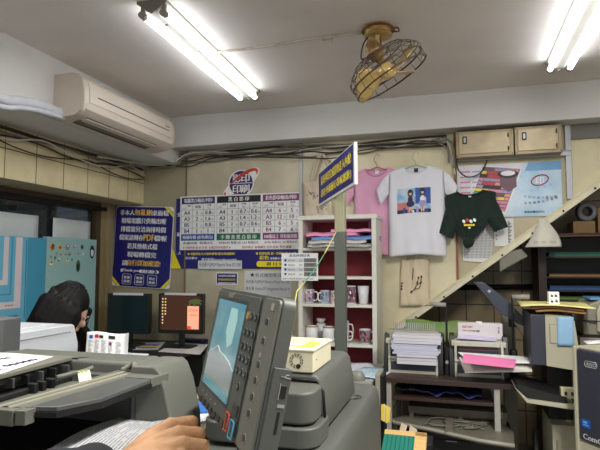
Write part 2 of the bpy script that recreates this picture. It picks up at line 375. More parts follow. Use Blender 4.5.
for i, (z, mi, r) in enumerate([(2.272, 1, .012), (2.258, 0, .007), (2.243, 1, .006), (2.215, 1, .005), (2.262, 2, .006)]):
    pts = []
    for k in range(15):
        y = .6 + k * .24; s = abs(math.sin(k * .8 + i * 1.3)) * (.008 + .02 * (i > 1) + .012 * i)
        pts.append((-2.605 + .008 * i, min(y, 3.95), z - s))
    where = ['thick and highest', 'second', 'third', 'lowest drooping', 'pale'][i]
    tag(MB().tube(wavy(pts, 5), r, 6).build('cable', M_cab[mi]), f'{["grey","dark","white"][mi]} cable along the top of the cream tiles, {where}', 'cable', 'cables above the left tiles')
# pale corner cables swinging from tiles to beam
for i in range(2):
    pts = [(-2.56, 3.3, 2.25 - .03 * i), PY(150, 165 + 3 * i, 3.9), PY(172, 163 + 4 * i, 3.88), PY(188, 154 + 2 * i, 3.93), PY(215, 152 + 3 * i, 3.96), PY(245, 154, 3.97)]
    tag(MB().tube(wavy(pts, 6), .007, 6).build('cable', M_cab[2 - 2 * i]), ['white cable looping through the corner under the air conditioner', 'grey cable looping lower through the corner under the air conditioner'][i], 'cable', 'corner cable loops')
for i, P in enumerate([[(440, 139), (447, 142), (451, 150), (453, 162), (455, 175)], [(436, 141), (444, 146), (448, 152), (449, 163)], [(432, 140), (441, 141), (446, 139), (453, 145), (455, 158), (454, 168)]]):
    tag(MB().tube(wavy([PY(x, y, 3.94 - .01 * i) for x, y in P], 6), .007, 6).build('cable', M_cab[0 if i else 2]), ['white cable bending down beside the left metal box', 'short grey cable bending down by the shirt hanger wall', 'grey cable hooking down behind the left metal box'][i], 'cable', 'cables dropping by the metal box')
tag(MB().tube(wavy([PY(x, y, 3.92) for x, y in [(456, 160), (459, 171), (468, 177), (479, 174), (485, 166), (487, 160)]], 6), .005, 6).build('cable', M_cab[1]), 'dark cable loop hanging below the left metal box over the poster', 'cable')
# ================================================================ signs on the back wall
NAVY = mat('navy_print', (34, 30, 112), .35, var=.05); WHITE = mat('white_print', (244, 244, 242), .45, var=.02)
YEL = mat('yellow_print', (246, 226, 40), .4, var=.03); ORG = mat('orange_print', (252, 204, 84), .4, var=.03)
GREEN = mat('green_print', (14, 112, 74), .4); PURP = mat('purple_print', (132, 40, 110), .4); BLUEP = mat('blue_print', (34, 84, 180), .4)
INK = mat('ink_black', (30, 28, 34), .5); REDP = mat('red_print', (200, 40, 36), .45); GREYL = mat('table_line', (120, 120, 120), .5)
PALE = mat('pale_card', (220, 222, 224), .45, var=.02)
SM = [NAVY, WHITE, YEL, ORG, GREEN, PURP, BLUEP, INK, REDP, GREYL, PALE]
# --- tilted navy notice (hangs at a slant on the corner wall)
tl, tr, br, bl = PY(118, 208, 3.975), PY(174, 206, 3.975), PY(168, 289, 3.975), PY(110, 285, 3.975)
c = (tl + tr + br + bl) / 4; W = ((tr - tl).length + (br - bl).length) / 2; Hh = ((tl - bl).length + (tr - br).length) / 2
tilt = .045
sg = empty('notice_sign', (c.x, 3.985, c.z), 'slanted navy notice with white and orange Chinese lines and yellow corners', 'sign', rot=(0, tilt, 0))
MB().rbox(-W / 2 - .004, W / 2 + .004, -.004, .004, -Hh / 2 - .004, Hh / 2 + .004, .03, 0, 1).build('backing_sheet', WHITE, sg)
MB().rbox(-W / 2, W / 2, -.006, -.003, -Hh / 2, Hh / 2, .03, 0, 1).build('navy_face', NAVY, sg)
for sx, sz in ((1, 1), (-1, -1), (1, -1)):
    cn = MB(); x = sx * W / 2; z = sz * Hh / 2
    cn.add([(x - sx * .085, -.0068, z), (x - sx * .05, -.0068, z), (x, -.0068, z - sz * .05), (x, -.0068, z - sz * .085)], [(0, 1, 2, 3)], 2)
    cn.add([(x - sx * .045, -.0068, z), (x, -.0068, z), (x, -.0068, z - sz * .045)], [(0, 1, 2)], 1)
    cn.build('corner_ribbon', SM, sg)
lt = MB(); Y = -.0072; rows = Hh
def row(z0, segs, h, total, x0=None):
    # segs: list of (text, material, share)
    x = -total / 2 if x0 is None else x0
    for s_, m_, w_ in segs: lt.text(s_, x, z0, h * (1.12 if m_ == 3 else 1), m_, w=w_ * total * .985, align='L', y=Y, bold=.035); x += w_ * total
zt = Hh / 2
row(zt - .074, [('非本人', 1, .3), ('勿亂刪', 3, .36), ('桌面檔', 1, .34)], .047, .48)
row(zt - .146, [('現場電腦只供輸出喔', 1, 1)], .049, .45)
row(zt - .219, [('排檔需另洽詢排時間', 1, 1)], .049, .45)
row(zt - .292, [('檔案請轉存', 1, .52), ('PDF', 3, .22), ('檔喔', 1, .26)], .049, .47)
row(zt - .365, [('若其他格式檔', 1, 1)], .048, .30)
row(zt - .438, [('現場轉檔完', 1, 1)], .048, .29)
row(zt - .512, [('請', 1, .14), ('自行詳加確認!', 3, .86)], .046, .38)
row(zt - .570, [('•', 1, .05), ('Thank you', 1, .42), ('•', 1, .05), ('謝謝', 1, .3), (':)', 1, .12)], .03, .40)
for i, (a_, b2) in enumerate((('愛護', '設備'), ('謝謝', '惠顧'), ('禁止', '飲食'))):
    x = -.135 + i * .125
    lt.text(a_, x, -Hh / 2 + .065, .024, 1, w=.062, y=Y, bold=.03); lt.text(b2, x, -Hh / 2 + .032, .024, 1, w=.062, y=Y, bold=.03)
    ring = []
    for cx, cz, s0 in ((.03, .03, 0), (-.03, .03, 90), (-.03, -.03, 180), (.03, -.03, 270)):
        for k in range(4): t = math.radians(s0 + 30 * k); ring.append((x + cx + .014 * math.cos(t), Y, -Hh / 2 + .062 + cz + .014 * math.sin(t)))
    lt.tube(ring, .0018, 4, 1, closed=True)
lt.build('lettering', SM, sg)

# --- the price board
b0 = PY(176, 199, 3.98); bx0, bx1 = b0.x, PY(300, 194, 3.98).x; bz1 = 2.02; bz0 = 1.412
bd = empty('price_board', (bx0, 3.99, bz0), 'wide price board of three printed tables over a navy band', 'sign')
BW = bx1 - bx0; BH = bz1 - bz0
x_l = PY(180, 220, 3.98).x - bx0
cX = [PY(x, 220, 3.98).x - bx0 for x in (181.3, 214.5, 216.7, 260.5, 262.7, 299)]
g = MB().box(0, BW - .01, -.003, .003, 0, BH - .015, 0); g.add([(-.035, -.0035, 0), (.055, -.0035, 0), (-.028, -.0035, .17)], [(0, 1, 2)], 2)
g.text('全', .028, .44, .035, 1, y=-.0036, bold=.03); g.text('彩', .028, .27, .035, 1, y=-.0036, bold=.03); g.text(': A', .03, .115, .03, 1, w=.04, y=-.0036)
g.build('navy_backing', SM, bd)
MB().box(x_l, BW, -.008, -.0031, .155, BH, 1).build('white_sheet', SM, bd)
Yb = -.0085
cols = [(cX[0], cX[1], 0, 6, '電腦黑白輸出/列印', [('A4', '1元', '0.8元'), ('A3', '2元', '1.6元'), ('B5', '1元', '0.8元'), ('B4', '1元', '1元')], '掃描存檔 (彩色黑白)', '未滿20張  每張2元', 6),
        (cX[2], cX[3], 7, 4, '黑 白 影 印', [('A4', '1元', '0.7元', '0.6元'), ('A3', '2元', '1.4元', '1.2元'), ('B5', '1元', '0.7元', '0.6元'), ('B4', '1元', '1元', '1元')], '手 翻 書 黑 白 影 印', 'A4·B5·B4 每張1元 / A3 每張2元', 4),
        (cX[4], cX[5], 5, 5, '彩色影印/輸出/列印', [('A4', '6元', '5元'), ('A3', '12元', '10元'), ('B5', '6元', '5元'), ('B4', '7元', '6元')], '100張以上 另有優惠價', 'A4·B5 每張5元  A3 每張10元', 5)]
for x0, x1, hm, cm, title, data, sub, subt, sm_ in cols:
    g = MB(); top = BH - .010; w = x1 - x0
    g.quad(x0, x1, top - .054, top, Yb, hm); g.text(title, (x0 + x1) / 2, top - .045, .036, 1, maxw=w * .85, y=Yb - .0004, bold=.03)
    nc = len(data[0]); rh = .0510; hd = .052; zb = top - .054 - hd
    for k in range(5): g.quad(x0, x1, zb - rh * k - .0012, zb - rh * k + .0012, Yb, 9)
    g.quad(x0, x1, top - .056, top - .054, Yb, 9)
    for k in range(nc + 1): xx = x0 + w * k / nc; g.quad(xx - .0012, xx + .0012, zb - rh * 4, top - .054, Yb, 9)
    g.text('張數', x0 + w / nc * .7, zb + .029, .015, 7, y=Yb, bold=.02); g.text('尺寸', x0 + w / nc * .3, zb + .007, .015, 7, y=Yb, bold=.02)
    for k in range(1, nc):
        if k == 1: g.text('每張', x0 + w * (k + .5) / nc, zb + .012, .026, 7 if cm != 5 else 5, y=Yb, bold=.025)
        else: g.text(['', '', '100張', '1000張'][k], x0 + w * (k + .5) / nc, zb + .029, .016, 7, y=Yb, bold=.02, maxw=w / nc * .8); g.text('以上', x0 + w * (k + .5) / nc, zb + .007, .015, 7, y=Yb, bold=.02)
    for r_, rw in enumerate(data):
        im = 7 if cm != 5 else 5
        if r_ >= 2 and cm == 6: im = 0
        for k, tx in enumerate(rw):
            z = zb - rh * (r_ + 1) + .010; xc = x0 + w * (k + .5) / nc
            if k: g.text(tx[:-1], xc - .008, z, .032, im, maxw=.055, y=Yb, bold=.025); g.text('元', xc + .034, z, .018, im, y=Yb, bold=.015)
            else: g.text(tx, xc, z, .032, im, y=Yb, bold=.025)
    z2 = .155 + .131
    g.quad(x0, x1, z2 - .052, z2 - .0, Yb, sm_); g.text(sub, (x0 + x1) / 2, z2 - .044, .034, 1, maxw=w * .9, y=Yb - .0004, bold=.03)
    g.quad(x0, x1, z2 - .054, z2 - .0535, Yb, 9); g.text(subt, (x0 + x1) / 2, z2 - .084, .022, 7 if cm != 5 else 5, w=w * .9, y=Yb, bold=.02)
    g.build('price_table', SM, bd)
g = MB()
g.text('★ 營業時間 歡 迎 詢 問  大量影印另有優惠 ★', x_l + .25, .163, .022, 8, w=.44, y=Yb, bold=.02); g.text('影印裝訂 海報輸出 名片喜帖 學生專案', x_l + .78, .163, .022, 8, w=.42, y=Yb, bold=.02)
g.text('● 電腦排版/名片製作/膠裝/護貝/掃描服務!', .33, .112, .021, 2, w=.43, y=-.0036, bold=.03); g.text('請洽櫃台', .15, .078, .020, 1, w=.11, y=-.0036, bold=.02); g.text('黑白影印', .30, .06, .028, 1, w=.11, y=-.0036, bold=.03)
g.text('彩色影印輸出另計優惠', .46, .062, .018, 1, w=.2, y=-.0036, bold=.02)
g.text('● 營業時間 週一至週五 早上九點', .90, .112, .021, 2, w=.34, y=-.0036, bold=.03); g.text('彩色', .80, .072, .034, 2, w=.08, y=-.0036, bold=.03); g.text('海報輸出 防水貼紙 布條製作', .98, .074, .018, 1, w=.26, y=-.0036, bold=.02)
g.rbox(.735, BW - .012, -.0045, -.0032, .015, .062, .02, 2, 1); g.text('週 日 公 休', .92, .026, .026, 7, w=.2, y=-.0048, bold=.03)
g.build('lettering', SM, bd)
# --- sticker strips and small cards
def card(name, px0, py0, px1, py1, Y, label, cat, base=10, th=.002, grp=None, rot=0):
    a = PY(px0, py1, Y); b = PY(px1, py0, Y); o = empty(name, ((a.x + b.x) / 2, Y, (a.z + b.z) / 2), label, cat, grp, rot=(0, rot, 0))
    return o, b.x - a.x, b.z - a.z
o, w, h = card('label_strip', 198, 260.5, 242, 269, 3.976, 'grey label strip with black printing stuck over the board\'s navy band', 'label')
g = MB().box(-w / 2, w / 2, -.001, .001, -h / 2, h / 2, 10); g.text('彩白墨 FUJIFILM Revoria Press EC1100', 0, -h * .3, h * .6, 7, w=w * .94, y=-.0014); g.build('strip', SM, o)
o, w, h = card('small_notice', 216, 272.5, 238, 284.5, 3.9945, 'small navy notice with a white rim below the price board', 'sign')
MB().rbox(-w / 2, w / 2, -.001, .001, -h / 2, h / 2, .006, 1, 1).build('rim', SM, o)
g = MB().rbox(-w / 2 + .008, w / 2 - .008, -.002, -.001, -h / 2 + .008, h / 2 - .008, .004, 0, 1)
for i, (s_, m_) in enumerate((('本店提供各式影印服務', 1), ('如需協助請洽店員', 2), ('謝謝您的配合光臨', 1))): g.text(s_, 0, h / 2 - .036 - i * .03, .017, m_, w=w * .78, y=-.0024, bold=.03)
g.build('navy_face', SM, o)
o, w, h = card('press_label', 244.5, 271, 291, 292.5, 3.9945, 'pale label with a black star and three lines of press names', 'label')
g = MB().box(-w / 2, w / 2, -.001, .001, -h / 2 - .03, h / 2, 10)
star = [((.021 if k % 2 == 0 else .009) * math.sin(k * pi / 5) - w * .33, (.021 if k % 2 == 0 else .009) * math.cos(k * pi / 5) + h / 2 - .033) for k in range(10)]
g.prism(star, -.0022, -.0012, 1, 7)
g.text('各式機型影印', w * .02, h / 2 - .05, .032, 7, w=w * .58, y=-.0014); g.text('›', w * .42, h / 2 - .05, .026, 7, y=-.0014)
g.text('彩白墨 FUJIFILM Revoria Press EC1100', 0, h / 2 - .105, .034, 7, w=w * .94, y=-.0014); g.text('黑白墨 ApeosTE Integrated Fiery1.0', 0, h / 2 - .16, .034, 7, w=w * .94, y=-.0014)
g.build('sheet', SM, o)
# card taped on the shelf's left upright
o, w, h = card('price_card', 281.5, 253, 318, 280.5, 3.6485, 'white price card with four grey rows taped on the white shelf\'s left upright', 'card')
g = MB().box(-w / 2, w / 2, -.001, .001, -h / 2, h / 2, 1); g.text('馬克杯價目表', 0, h / 2 - .027, .019, 0, w=w * .56, y=-.0014, bold=.04)
for i in range(4):
    z = h / 2 - .062 - i * .033; g.quad(w * .12, w * .46, z - .004, z + .025, -.0015, 9); 
    if i % 2 == 0: g.quad(-w * .45, w * .12, z - .004, z + .025, -.0013, mat and 10)
    g.prism([(-w * .42, z + .018), (-w * .36, z + .018), (-w * .36, z + .008), (-w * .39, z), (-w * .42, z + .008)], -.002, -.0014, 1, 0)
    g.text(['馬克杯', '保溫杯', '變色杯', '骨瓷杯'][i], -w * .22, z + .002, .013, 7, w=w * .2, y=-.0018); g.text(['250', '350', '300', '280'][i], w * .03, z + .002, .012, 7, w=w * .09, y=-.0018); g.text('元起', w * .29, z + .002, .013, 7, w=w * .2, y=-.0018)
g.text('數量多另有優惠 歡迎詢問 可印照片圖案', -w * .04, -h / 2 + .008, .011, 0, w=w * .82, y=-.0016); g.build('sheet', SM, o)

# --- round shop emblem over the board
e = PY(241, 183.2, 3.985); em = empty('shop_emblem', (e.x, 3.988, e.z), 'round purple globe emblem with a red swoosh above the price board', 'emblem', rot=(0, 0, 0))
k_ = 2.2 * (PY(257, 172, 3.985).x - e.x) / 30  # metres per pixel
r = 10.2 * k_
def disc(mb, cx, cz, rx, rz, y0, y1, m, n=32, rot=0):
    pts = []
    for i in range(n):
        t = 2 * pi * i / n; x = rx * math.cos(t); z = rz * math.sin(t); pts.append((cx + x * math.cos(rot) - z * math.sin(rot), cz + x * math.sin(rot) + z * math.cos(rot)))
    mb.prism(pts, y0, y1, 1, m)
g = MB(); disc(g, 0, 0, r * 1.08, r * 1.08, -.002, .002, 0); disc(g, 0, 0, r * 1.85, r * .62, -.0018, .0018, 0, 40, .62)
g.build('white_outline', [WHITE], em)
g = MB(); disc(g, 0, 0, r * .98, r * .98, -.004, -.002, 0); g.build('globe', [mat('emblem_purple', (62, 36, 104), .4)], em)
g = MB(); g.text('影', -r * .36, .006, r * .66, 0, w=r * .7, y=-.0046, bold=.02); g.text('印', r * .36, .006, r * .66, 0, w=r * .7, y=-.0046, bold=.02)
g.text('印', -r * .36, -r * .78, r * .66, 0, w=r * .7, y=-.0046, bold=.02); g.text('刷', r * .36, -r * .78, r * .66, 0, w=r * .7, y=-.0046, bold=.02); g.quad(-r * .95, r * .95, -.003, .002, -.0045, 0)
g.build('characters', [WHITE], em)
g = MB()
def arc(t0, t1, a, b, wm, rot):
    v = []; f = []; n = 22
    for i in range(n + 1):
        t = math.radians(t0 + (t1 - t0) * i / n); ww = wm * math.sin(pi * i / n) ** .6 + .001
        for s_ in (-1, 1):
            x = (a + s_ * ww / 2) * math.cos(t); z = (b + s_ * ww / 2) * math.sin(t)
            v.append((x * math.cos(rot) - z * math.sin(rot), -.0055, x * math.sin(rot) + z * math.cos(rot)))
    for i in range(n): f.append((2 * i, 2 * i + 1, 2 * i + 3, 2 * i + 2))
    g.add(v, f, 0)
arc(-28, 118, r * 1.62, r * .50, r * .27, .62); arc(150, 245, r * 1.66, r * .50, r * .30, .62)
g.build('swoosh', [mat('emblem_red', (206, 64, 44), .4)], em)

# ================================================================ poster behind the green shirt
a = PY(457, 168, 3.985); b = PY(563, 216, 3.985); PW = b.x - a.x; zT, zB = PY(563, 160.5, 3.985).z, PY(563, 215.5, 3.985).z; PH = zT - zB
po = empty('printing_poster', (a.x, 3.99, zB), 'pale blue printing poster with a large device picture, behind the dark green shirt', 'poster')
sky = mat('poster_sky', (150, 196, 226), .3, rgb2=(206, 224, 238), scale=5); MB().prism([(0, 0), ((zB - zs) / sl + xs - a.x, 0), (PW, zst(a.x + PW) - zB), (PW, PH), (0, PH)], -.001, .003, 1).build('sheet', sky, po)
PM = [mat('poster_white', (232, 232, 238), .35), mat('poster_pink', (222, 130, 160), .4), mat('poster_plum', (96, 42, 66), .4), mat('poster_blue', (96, 164, 214), .35), YEL, INK, REDP, mat('poster_teal', (90, 160, 150), .4), mat('poster_lilac', (170, 140, 190), .4), mat('poster_salmon', (228, 150, 120), .4)]
g = MB(); g.prism([(0, 0), (PW * .46, 0), (PW * .66, PH), (0, PH)], -.0022, -.001, 1, 0); g.prism([(.66 * PW, PH * .84), (PW, PH * .84), (PW, PH), (PW * .70, PH)], -.0018, -.001, 1, 3)
g.build('white_field', PM, po)
g = MB(); Q = [(.10, .18), (.46, .10), (.62, .88), (.26, .96)]
g.prism([(x * PW, z * PH) for x, z in Q], -.0034, -.0024, 1, 2)
rnd = random.Random(5)
def bil(u, v): return tuple((Q[0][i] * (1 - u) * (1 - v) + Q[1][i] * u * (1 - v) + Q[2][i] * u * v + Q[3][i] * (1 - u) * v) * (PW, PH)[i] for i in (0, 1))
for j in range(12):
    v = j / 12; u = 0
    while u < .98:
        u2 = min(1, u + rnd.uniform(.12, .4)); m_ = rnd.choice([1, 2, 9, 4, 7, 8, 1, 6, 0, 5, 2])
        p4 = [bil(u, v + .005), bil(u2 - .01, v + .005), bil(u2 - .01, v + .07), bil(u, v + .07)]
        g.add([(x, -.0038, z) for x, z in p4], [(0, 1, 2, 3)], m_); u = u2
g.build('swatch_picture', PM, po)
g = MB(); disc(g, PW * .50, PH * .80, PW * .10, PH * .075, -.0062, -.005, 5); disc(g, PW * .50, PH * .815, PW * .07, PH * .05, -.0068, -.0062, 0)
g.prism([(PW * .42, PH * .78), (PW * .58, PH * .74), (PW * .58, PH * .56), (PW * .50, PH * .46), (PW * .42, PH * .58)], -.005, -.004, 1, 2)
g.build('device_picture', PM, po)
g = MB(); cx, cz = PW * .80, PH * .66
for s_, y_ in ((1, 0), (-1, 0)): pass
ring = [(cx + .056 * math.cos(t) * math.cos(.3) - .034 * math.sin(t) * math.sin(.3), -.004, cz + .056 * math.cos(t) * math.sin(.3) + .034 * math.sin(t) * math.cos(.3)) for t in [2 * pi * i / 28 for i in range(28)]]
g.tube(ring, .004, 5, 6, closed=True); g.text('印', cx, cz - .03, .055, 0, y=-.0035, bold=.03); g.text('印', cx, cz - .03, .055, 3, y=-.0028, bold=.08)
for i, tx in enumerate(['影', '印', '輸', '出', '快', '速', '服', '務']): g.text(tx, PW * (.66 + .04 * i), PH * (.34 - .012 * i + .004 * i * i / 3), .02, 5 if i % 2 else 3, y=-.003)
for i, tx in enumerate('彩色海報名片喜帖'): g.text(tx, PW * (.66 + .041 * i), PH * (.22 + .0035 * i * i / 2), .018, 5, y=-.003)
for i, tx in enumerate('各式裝訂'): g.text(tx, PW * (.72 + .06 * i), PH * (.46 + .03 * i), .016, 3, y=-.003)
g.text('新影印輸出中心', PW * .74, PH * .06, .017, 5, w=.13, y=-.003, bold=.03)
for i in range(5): g.quad(PW * .03, PW * .13, PH * (.86 - .1 * i), PH * (.89 - .1 * i), -.003, 1); g.quad(PW * .15, PW * .24, PH * (.86 - .1 * i), PH * (.88 - .1 * i), -.003, 8)
g.build('lettering', PM, po)
# leaflets under the poster
def leaflet(name, quad, label, style, Y=3.985, grp=None):
    P = [PY(x, y, Y) for x, y in quad]; o = P[0]
    t = empty(name, (o.x, Y + .004, o.z), label, 'paper', grp)
    MB().prism([(p.x - o.x, p.z - o.z) for p in P], -.0006, .0006, 1).build('sheet', mat('leaflet_white', (226, 226, 222), .5, var=.02), t)
    g = MB(); w = P[1].x - o.x; h = o.z - P[3].z
    if style == 'stripes':
        for k in range(22): g.quad(w * (.04 + .043 * k), w * (.06 + .043 * k), -h * .93, -h * .06, -.0012, 9)
        for k in range(12): g.quad(w * .03, w * .97, -h * (.1 + .07 * k) - .003, -h * (.1 + .07 * k), -.0013, 10)
    else:
        for k in range(15): g.quad(w * .70, w * (.78 + .012 * (k * 7 % 11)), -h * (.08 + .055 * k) - .006, -h * (.08 + .055 * k), -.0012, 7)
        for k in range(9): g.quad(w * .06, w * .55, -h * (.1 + .09 * k) - .003, -h * (.1 + .09 * k), -.0012, 10)
        for k in range(5): g.text('•', w * .1, -h * (.2 + .14 * k), .01, 7, y=-.0012)
    g.build('printing', SM, t); return t
leaflet('leaflet', [(462.5, 222), (493, 222), (493, 263), (463, 261)], 'striped white leaflet hanging below the knotted green shirt', 'stripes')
leaflet('leaflet', [(494, 219.5), (513.5, 218), (514.5, 246), (494.5, 246.5)], 'white leaflet with a black printed column, right of the green shirt', 'text')

# ================================================================ two steel meter boxes over the poster
def mbox(name, x0, x1, z0, z1, label, hx):
    t = empty(name, (x0, 3.998, z0), label, 'metal box', 'meter boxes over the poster'); w = x1 - x0; h = z1 - z0
    m1 = mat('box_steel', (150, 134, 104), .42, metal=.3, var=.12, scale=12, bump=.1, bscale=30)
    MB().box(0, w, -.14, 0, 0, h).build('body', m1, t, bevel=.003)
    MB().box(.02, w - .025, -.147, -.14, .022, h - .018).build('door', mat('box_door_steel', (172, 156, 124), .38, metal=.3, var=.12, scale=9), t, bevel=.003)
    l = MB().rbox(hx, hx + .03, -.152, -.147, h * .5, h * .5 + .055, .006, 0, 1); l.rbox(hx + .008, hx + .022, -.156, -.152, h * .5 + .01, h * .5 + .045, .005, 1, 1); l.build('latch', [M_black, M_alu], t)
    hg = MB()
    for z in (.03, h - .06): hg.cyl((w - .036, -.152, z), (w - .036, -.152, z + .03), .005, 8)
    hg.build('hinge', M_bronze, t)
    sc_ = MB()
    for x in (.01, w - .01):
        for z in (.012, h - .012): sc_.cyl((x, -.14, z), (x, -.144, z), .005, 8)
    sc_.build('screws', M_bronze, t)
    return t
mbox('meter_box', .004, .386, 2.2, 2.385, 'wider cream steel meter box, the left of the pair above the poster', .045)
mbox('meter_box', .392, .69, 2.2, 2.39, 'narrower cream steel meter box, the right of the pair above the poster', .045)
# ================================================================ garments hanging on the wall
def ss(a, b, t): t = max(0, min(1, (t - a) / (b - a))); return t * t * (3 - 2 * t)
def shirt(t, mats, W, H, neck=.085, dep=.07, slv=.17, sdrop=.14, cuff=.15, fold=.006, seed=1, slope=.035, hemw=1.0, asym=0):
    """t-shirt in local xz plane; origin at collar centre top, hangs to -H. Returns front surface fn."""
    rd = random.Random(seed); ph = [rd.uniform(0, 6) for _ in range(6)]
    hw = W / 2
    def shoulder(x): return -slope * max(0, (abs(x) - neck)) / (hw - neck) - .0
    def topf(x):
        if abs(x) < neck: return -dep * math.sqrt(max(0, 1 - (x / neck) ** 2)) 
        return shoulder(x)
    def topb(x):
        if abs(x) < neck: return -dep * .22 * math.sqrt(max(0, 1 - (x / neck) ** 2))
        return shoulder(x)
    def width(s): return hw * (1 + (hemw - 1) * s)
    def surf(x, s, front):
        z = (topf if front else topb)(x) * (1 - s) + (-H + .008 * math.sin(x * 14 + ph[0])) * s
        e = max(0, 1 - (x / hw) ** 2) ** .5
        d = .012 + .028 * e * (.4 + .6 * ss(0, .4, s)) + fold * (math.sin(x * 38 + ph[1] + s * 2) * ss(.15, .9, s) + .6 * math.sin(x * 70 + ph[2] - s * 4) * s + .7 * math.sin(x * 22 + s * 9 + ph[3]) * (1 - s))
        d = d * min(1, (1 - abs(x / hw)) * 9 + .12)
        return Vector((x * width(s) / hw, -d if front else .006, z))
    for front, nm in ((True, 'front'), (False, 'back')):
        mb = MB().grid(lambda u, v: surf(-hw + 2 * hw * u, 1 - v, front), 44, 36)
        if front: mb.build('front_panel', mats[0], t, solid=.0012)
        else: mb.build('back_panel', mats[0], t, solid=.0012)
    for s_ in (-1, 1):
        a = Vector((s_ * hw * .96, -.012, shoulder(hw) + .003)); b = Vector((s_ * hw * .985, -.014, -.205 * H / .66))
        n1 = Vector((s_ * (hw + slv), -.02, -sdrop)); n2 = Vector((s_ * (hw + slv * .62), -.02, -sdrop - cuff))
        def sl(u, v):
            # closed tube: v around (0..1), u along
            top = a.lerp(n1, u) + Vector((0, 0, .012 * math.sin(pi * u))); bot = b.lerp(n2, u)
            c_ = (top + bot) / 2; h_ = (top - bot) / 2; an = 2 * pi * v
            y = -.028 * math.sin(an) * (.5 + .5 * u) + .004 * math.sin(an * 3 + u * 9 + ph[4])
            return c_ + h_ * math.cos(an) + Vector((0, y, 0))
        MB().grid(sl, 12, 20).build('sleeve', mats[0], t)
    P = [(x, -.018, topf(x) - .004) for x in [neck * math.cos(pi * k / 16) for k in range(17)]]
    P2 = [(x, .004, topb(x) - .002) for x in [-neck * math.cos(pi * k / 12) for k in range(13)]]
    col = MB(); col.tube(P, .0075, 6); col.tube(P2, .006, 6); col.build('collar', mats[1], t)
    MB().box(-.014, .014, -.0035, .002, -.045, -.018).build('neck_label', mats[2], t)
    def on_front(x, z):
        s = (topf(x) - z) / (topf(x) + H); return surf(x, max(0, min(1, s)), True)
    return on_front
def hanger(t, hw, m, drop=.03, hook=.075):
    mb = MB(); mb.tube(wavy([(-hw, 0, -drop), (-hw * .4, 0, -.004), (0, 0, .006), (hw * .4, 0, -.004), (hw, 0, -drop)], 6), .004, 6)
    mb.tube(wavy([(0, 0, .004), (-.003, 0, .03), (-.022, 0, .055), (-.012, 0, hook), (.012, 0, hook + .004), (.022, 0, hook - .012)], 6), .0026, 6)
    mb.tube([(-hw, 0, -drop), (hw, 0, -drop)], .003, 6) if drop > .04 else None
    return mb.build('hanger', m, t)
M_white = mat('white_cotton', (226, 226, 232), .85, var=.02, bump=.1, sheen=.2)
M_pink = mat('pink_cotton', (226, 168, 196), .85, var=.03, bump=.1, sheen=.2)
M_dgreen = mat('dark_green_cotton', (22, 40, 32), .9, var=.1, bump=.15, sheen=.1)
M_hgreen = mat('mint_hanger', (150, 178, 150), .4); M_hpink = mat('rose_hanger', (176, 110, 110), .4)
# white shirt: body 387..443 px, hem at 252
c = PY(416, 166, 3.905); t = empty('white_tshirt', (c.x, 3.905, c.z), 'white t-shirt with a blue picture print, hanging on the wall', 't-shirt')
f = shirt(t, (M_white, mat('white_rib', (214, 214, 222), .85), M_black), .405, .655, neck=.082, dep=.055, slv=.085, sdrop=.16, cuff=.12, seed=4, slope=.045)
# picture print: sky, foliage, two plain dark-haired figures
pm = [mat('print_sky', (120, 176, 216), .6, rgb2=(198, 214, 226), scale=20), mat('print_deep_blue', (36, 84, 158), .6), mat('print_navy', (34, 34, 78), .6), mat('print_skin', (222, 176, 156), .6), mat('print_hair', (34, 30, 42), .6), mat('print_white', (226, 226, 236), .6), mat('print_coral', (200, 120, 110), .6), mat('print_lilac', (160, 150, 200), .6)]
pa, pb = PY(397, 190, 3.87), PY(431, 212, 3.87); px0 = pa.x - c.x; px1 = pb.x - c.x; pz1 = PY(414, 188.5, 3.87).z - c.z; pz0 = PY(414, 213.5, 3.87).z - c.z
pw, ph_ = px1 - px0, pz1 - pz0
def patch(mb, u0, u1, v0, v1, m, lay, n=8):
    def q(u, v):
        p = f(px0 + pw * (u0 + (u1 - u0) * u), pz0 + ph_ * (v0 + (v1 - v0) * v) + .006 * (u0 + (u1 - u0) * u)); return p + Vector((0, -.002 - .0006 * lay, 0))
    mb.grid(q, n, n, m)
g = MB(); patch(g, 0, 1, 0, 1, 0, 0, 18); patch(g, .55, 1, .35, 1, 1, 1); patch(g, 0, .3, .05, .42, 6, 1); patch(g, 0, 1, 0, .14, 2, 2)
for k in range(7): patch(g, .05 + .13 * k, .12 + .13 * k, .0, .1 + .12 * (k % 3), [2, 1, 6, 5, 7, 4, 1][k], 3, 2)
def ell(mb, cu, cv, ru, rv, m, lay):
    vs = []; 
    for i in range(17):
        t_ = 2 * pi * i / 16; u = cu + (ru * math.cos(t_) if i < 16 else 0); v = cv + (rv * math.sin(t_) if i < 16 else 0)
        if i == 16: u, v = cu, cv
        vs.append(f(px0 + pw * u, pz0 + ph_ * v + .006 * u) + Vector((0, -.002 - .0006 * lay, 0)))
    mb.add(vs, [(i, (i + 1) % 16, 16) for i in range(16)], m)
for cu, dress, h0 in ((.40, 2, .82), (.76, 5, .86)):
    ell(g, cu, h0 - .03, .085, .16, 4, 4); ell(g, cu + .0, h0 - .04, .045, .085, 3, 5); ell(g, cu, h0 + .04, .07, .06, 4, 6)
    ell(g, cu, .52, .075, .17, dress, 5); ell(g, cu, .36, .12, .13, 2 if dress == 2 else 7, 6); ell(g, cu - .03, .14, .025, .12, 3, 5); ell(g, cu + .03, .14, .025, .12, 3, 5); ell(g, cu + .09, .5, .02, .13, 3, 6)
g.build('picture_print', pm, t)
hanger(t, .085, M_hgreen, .022, .10)
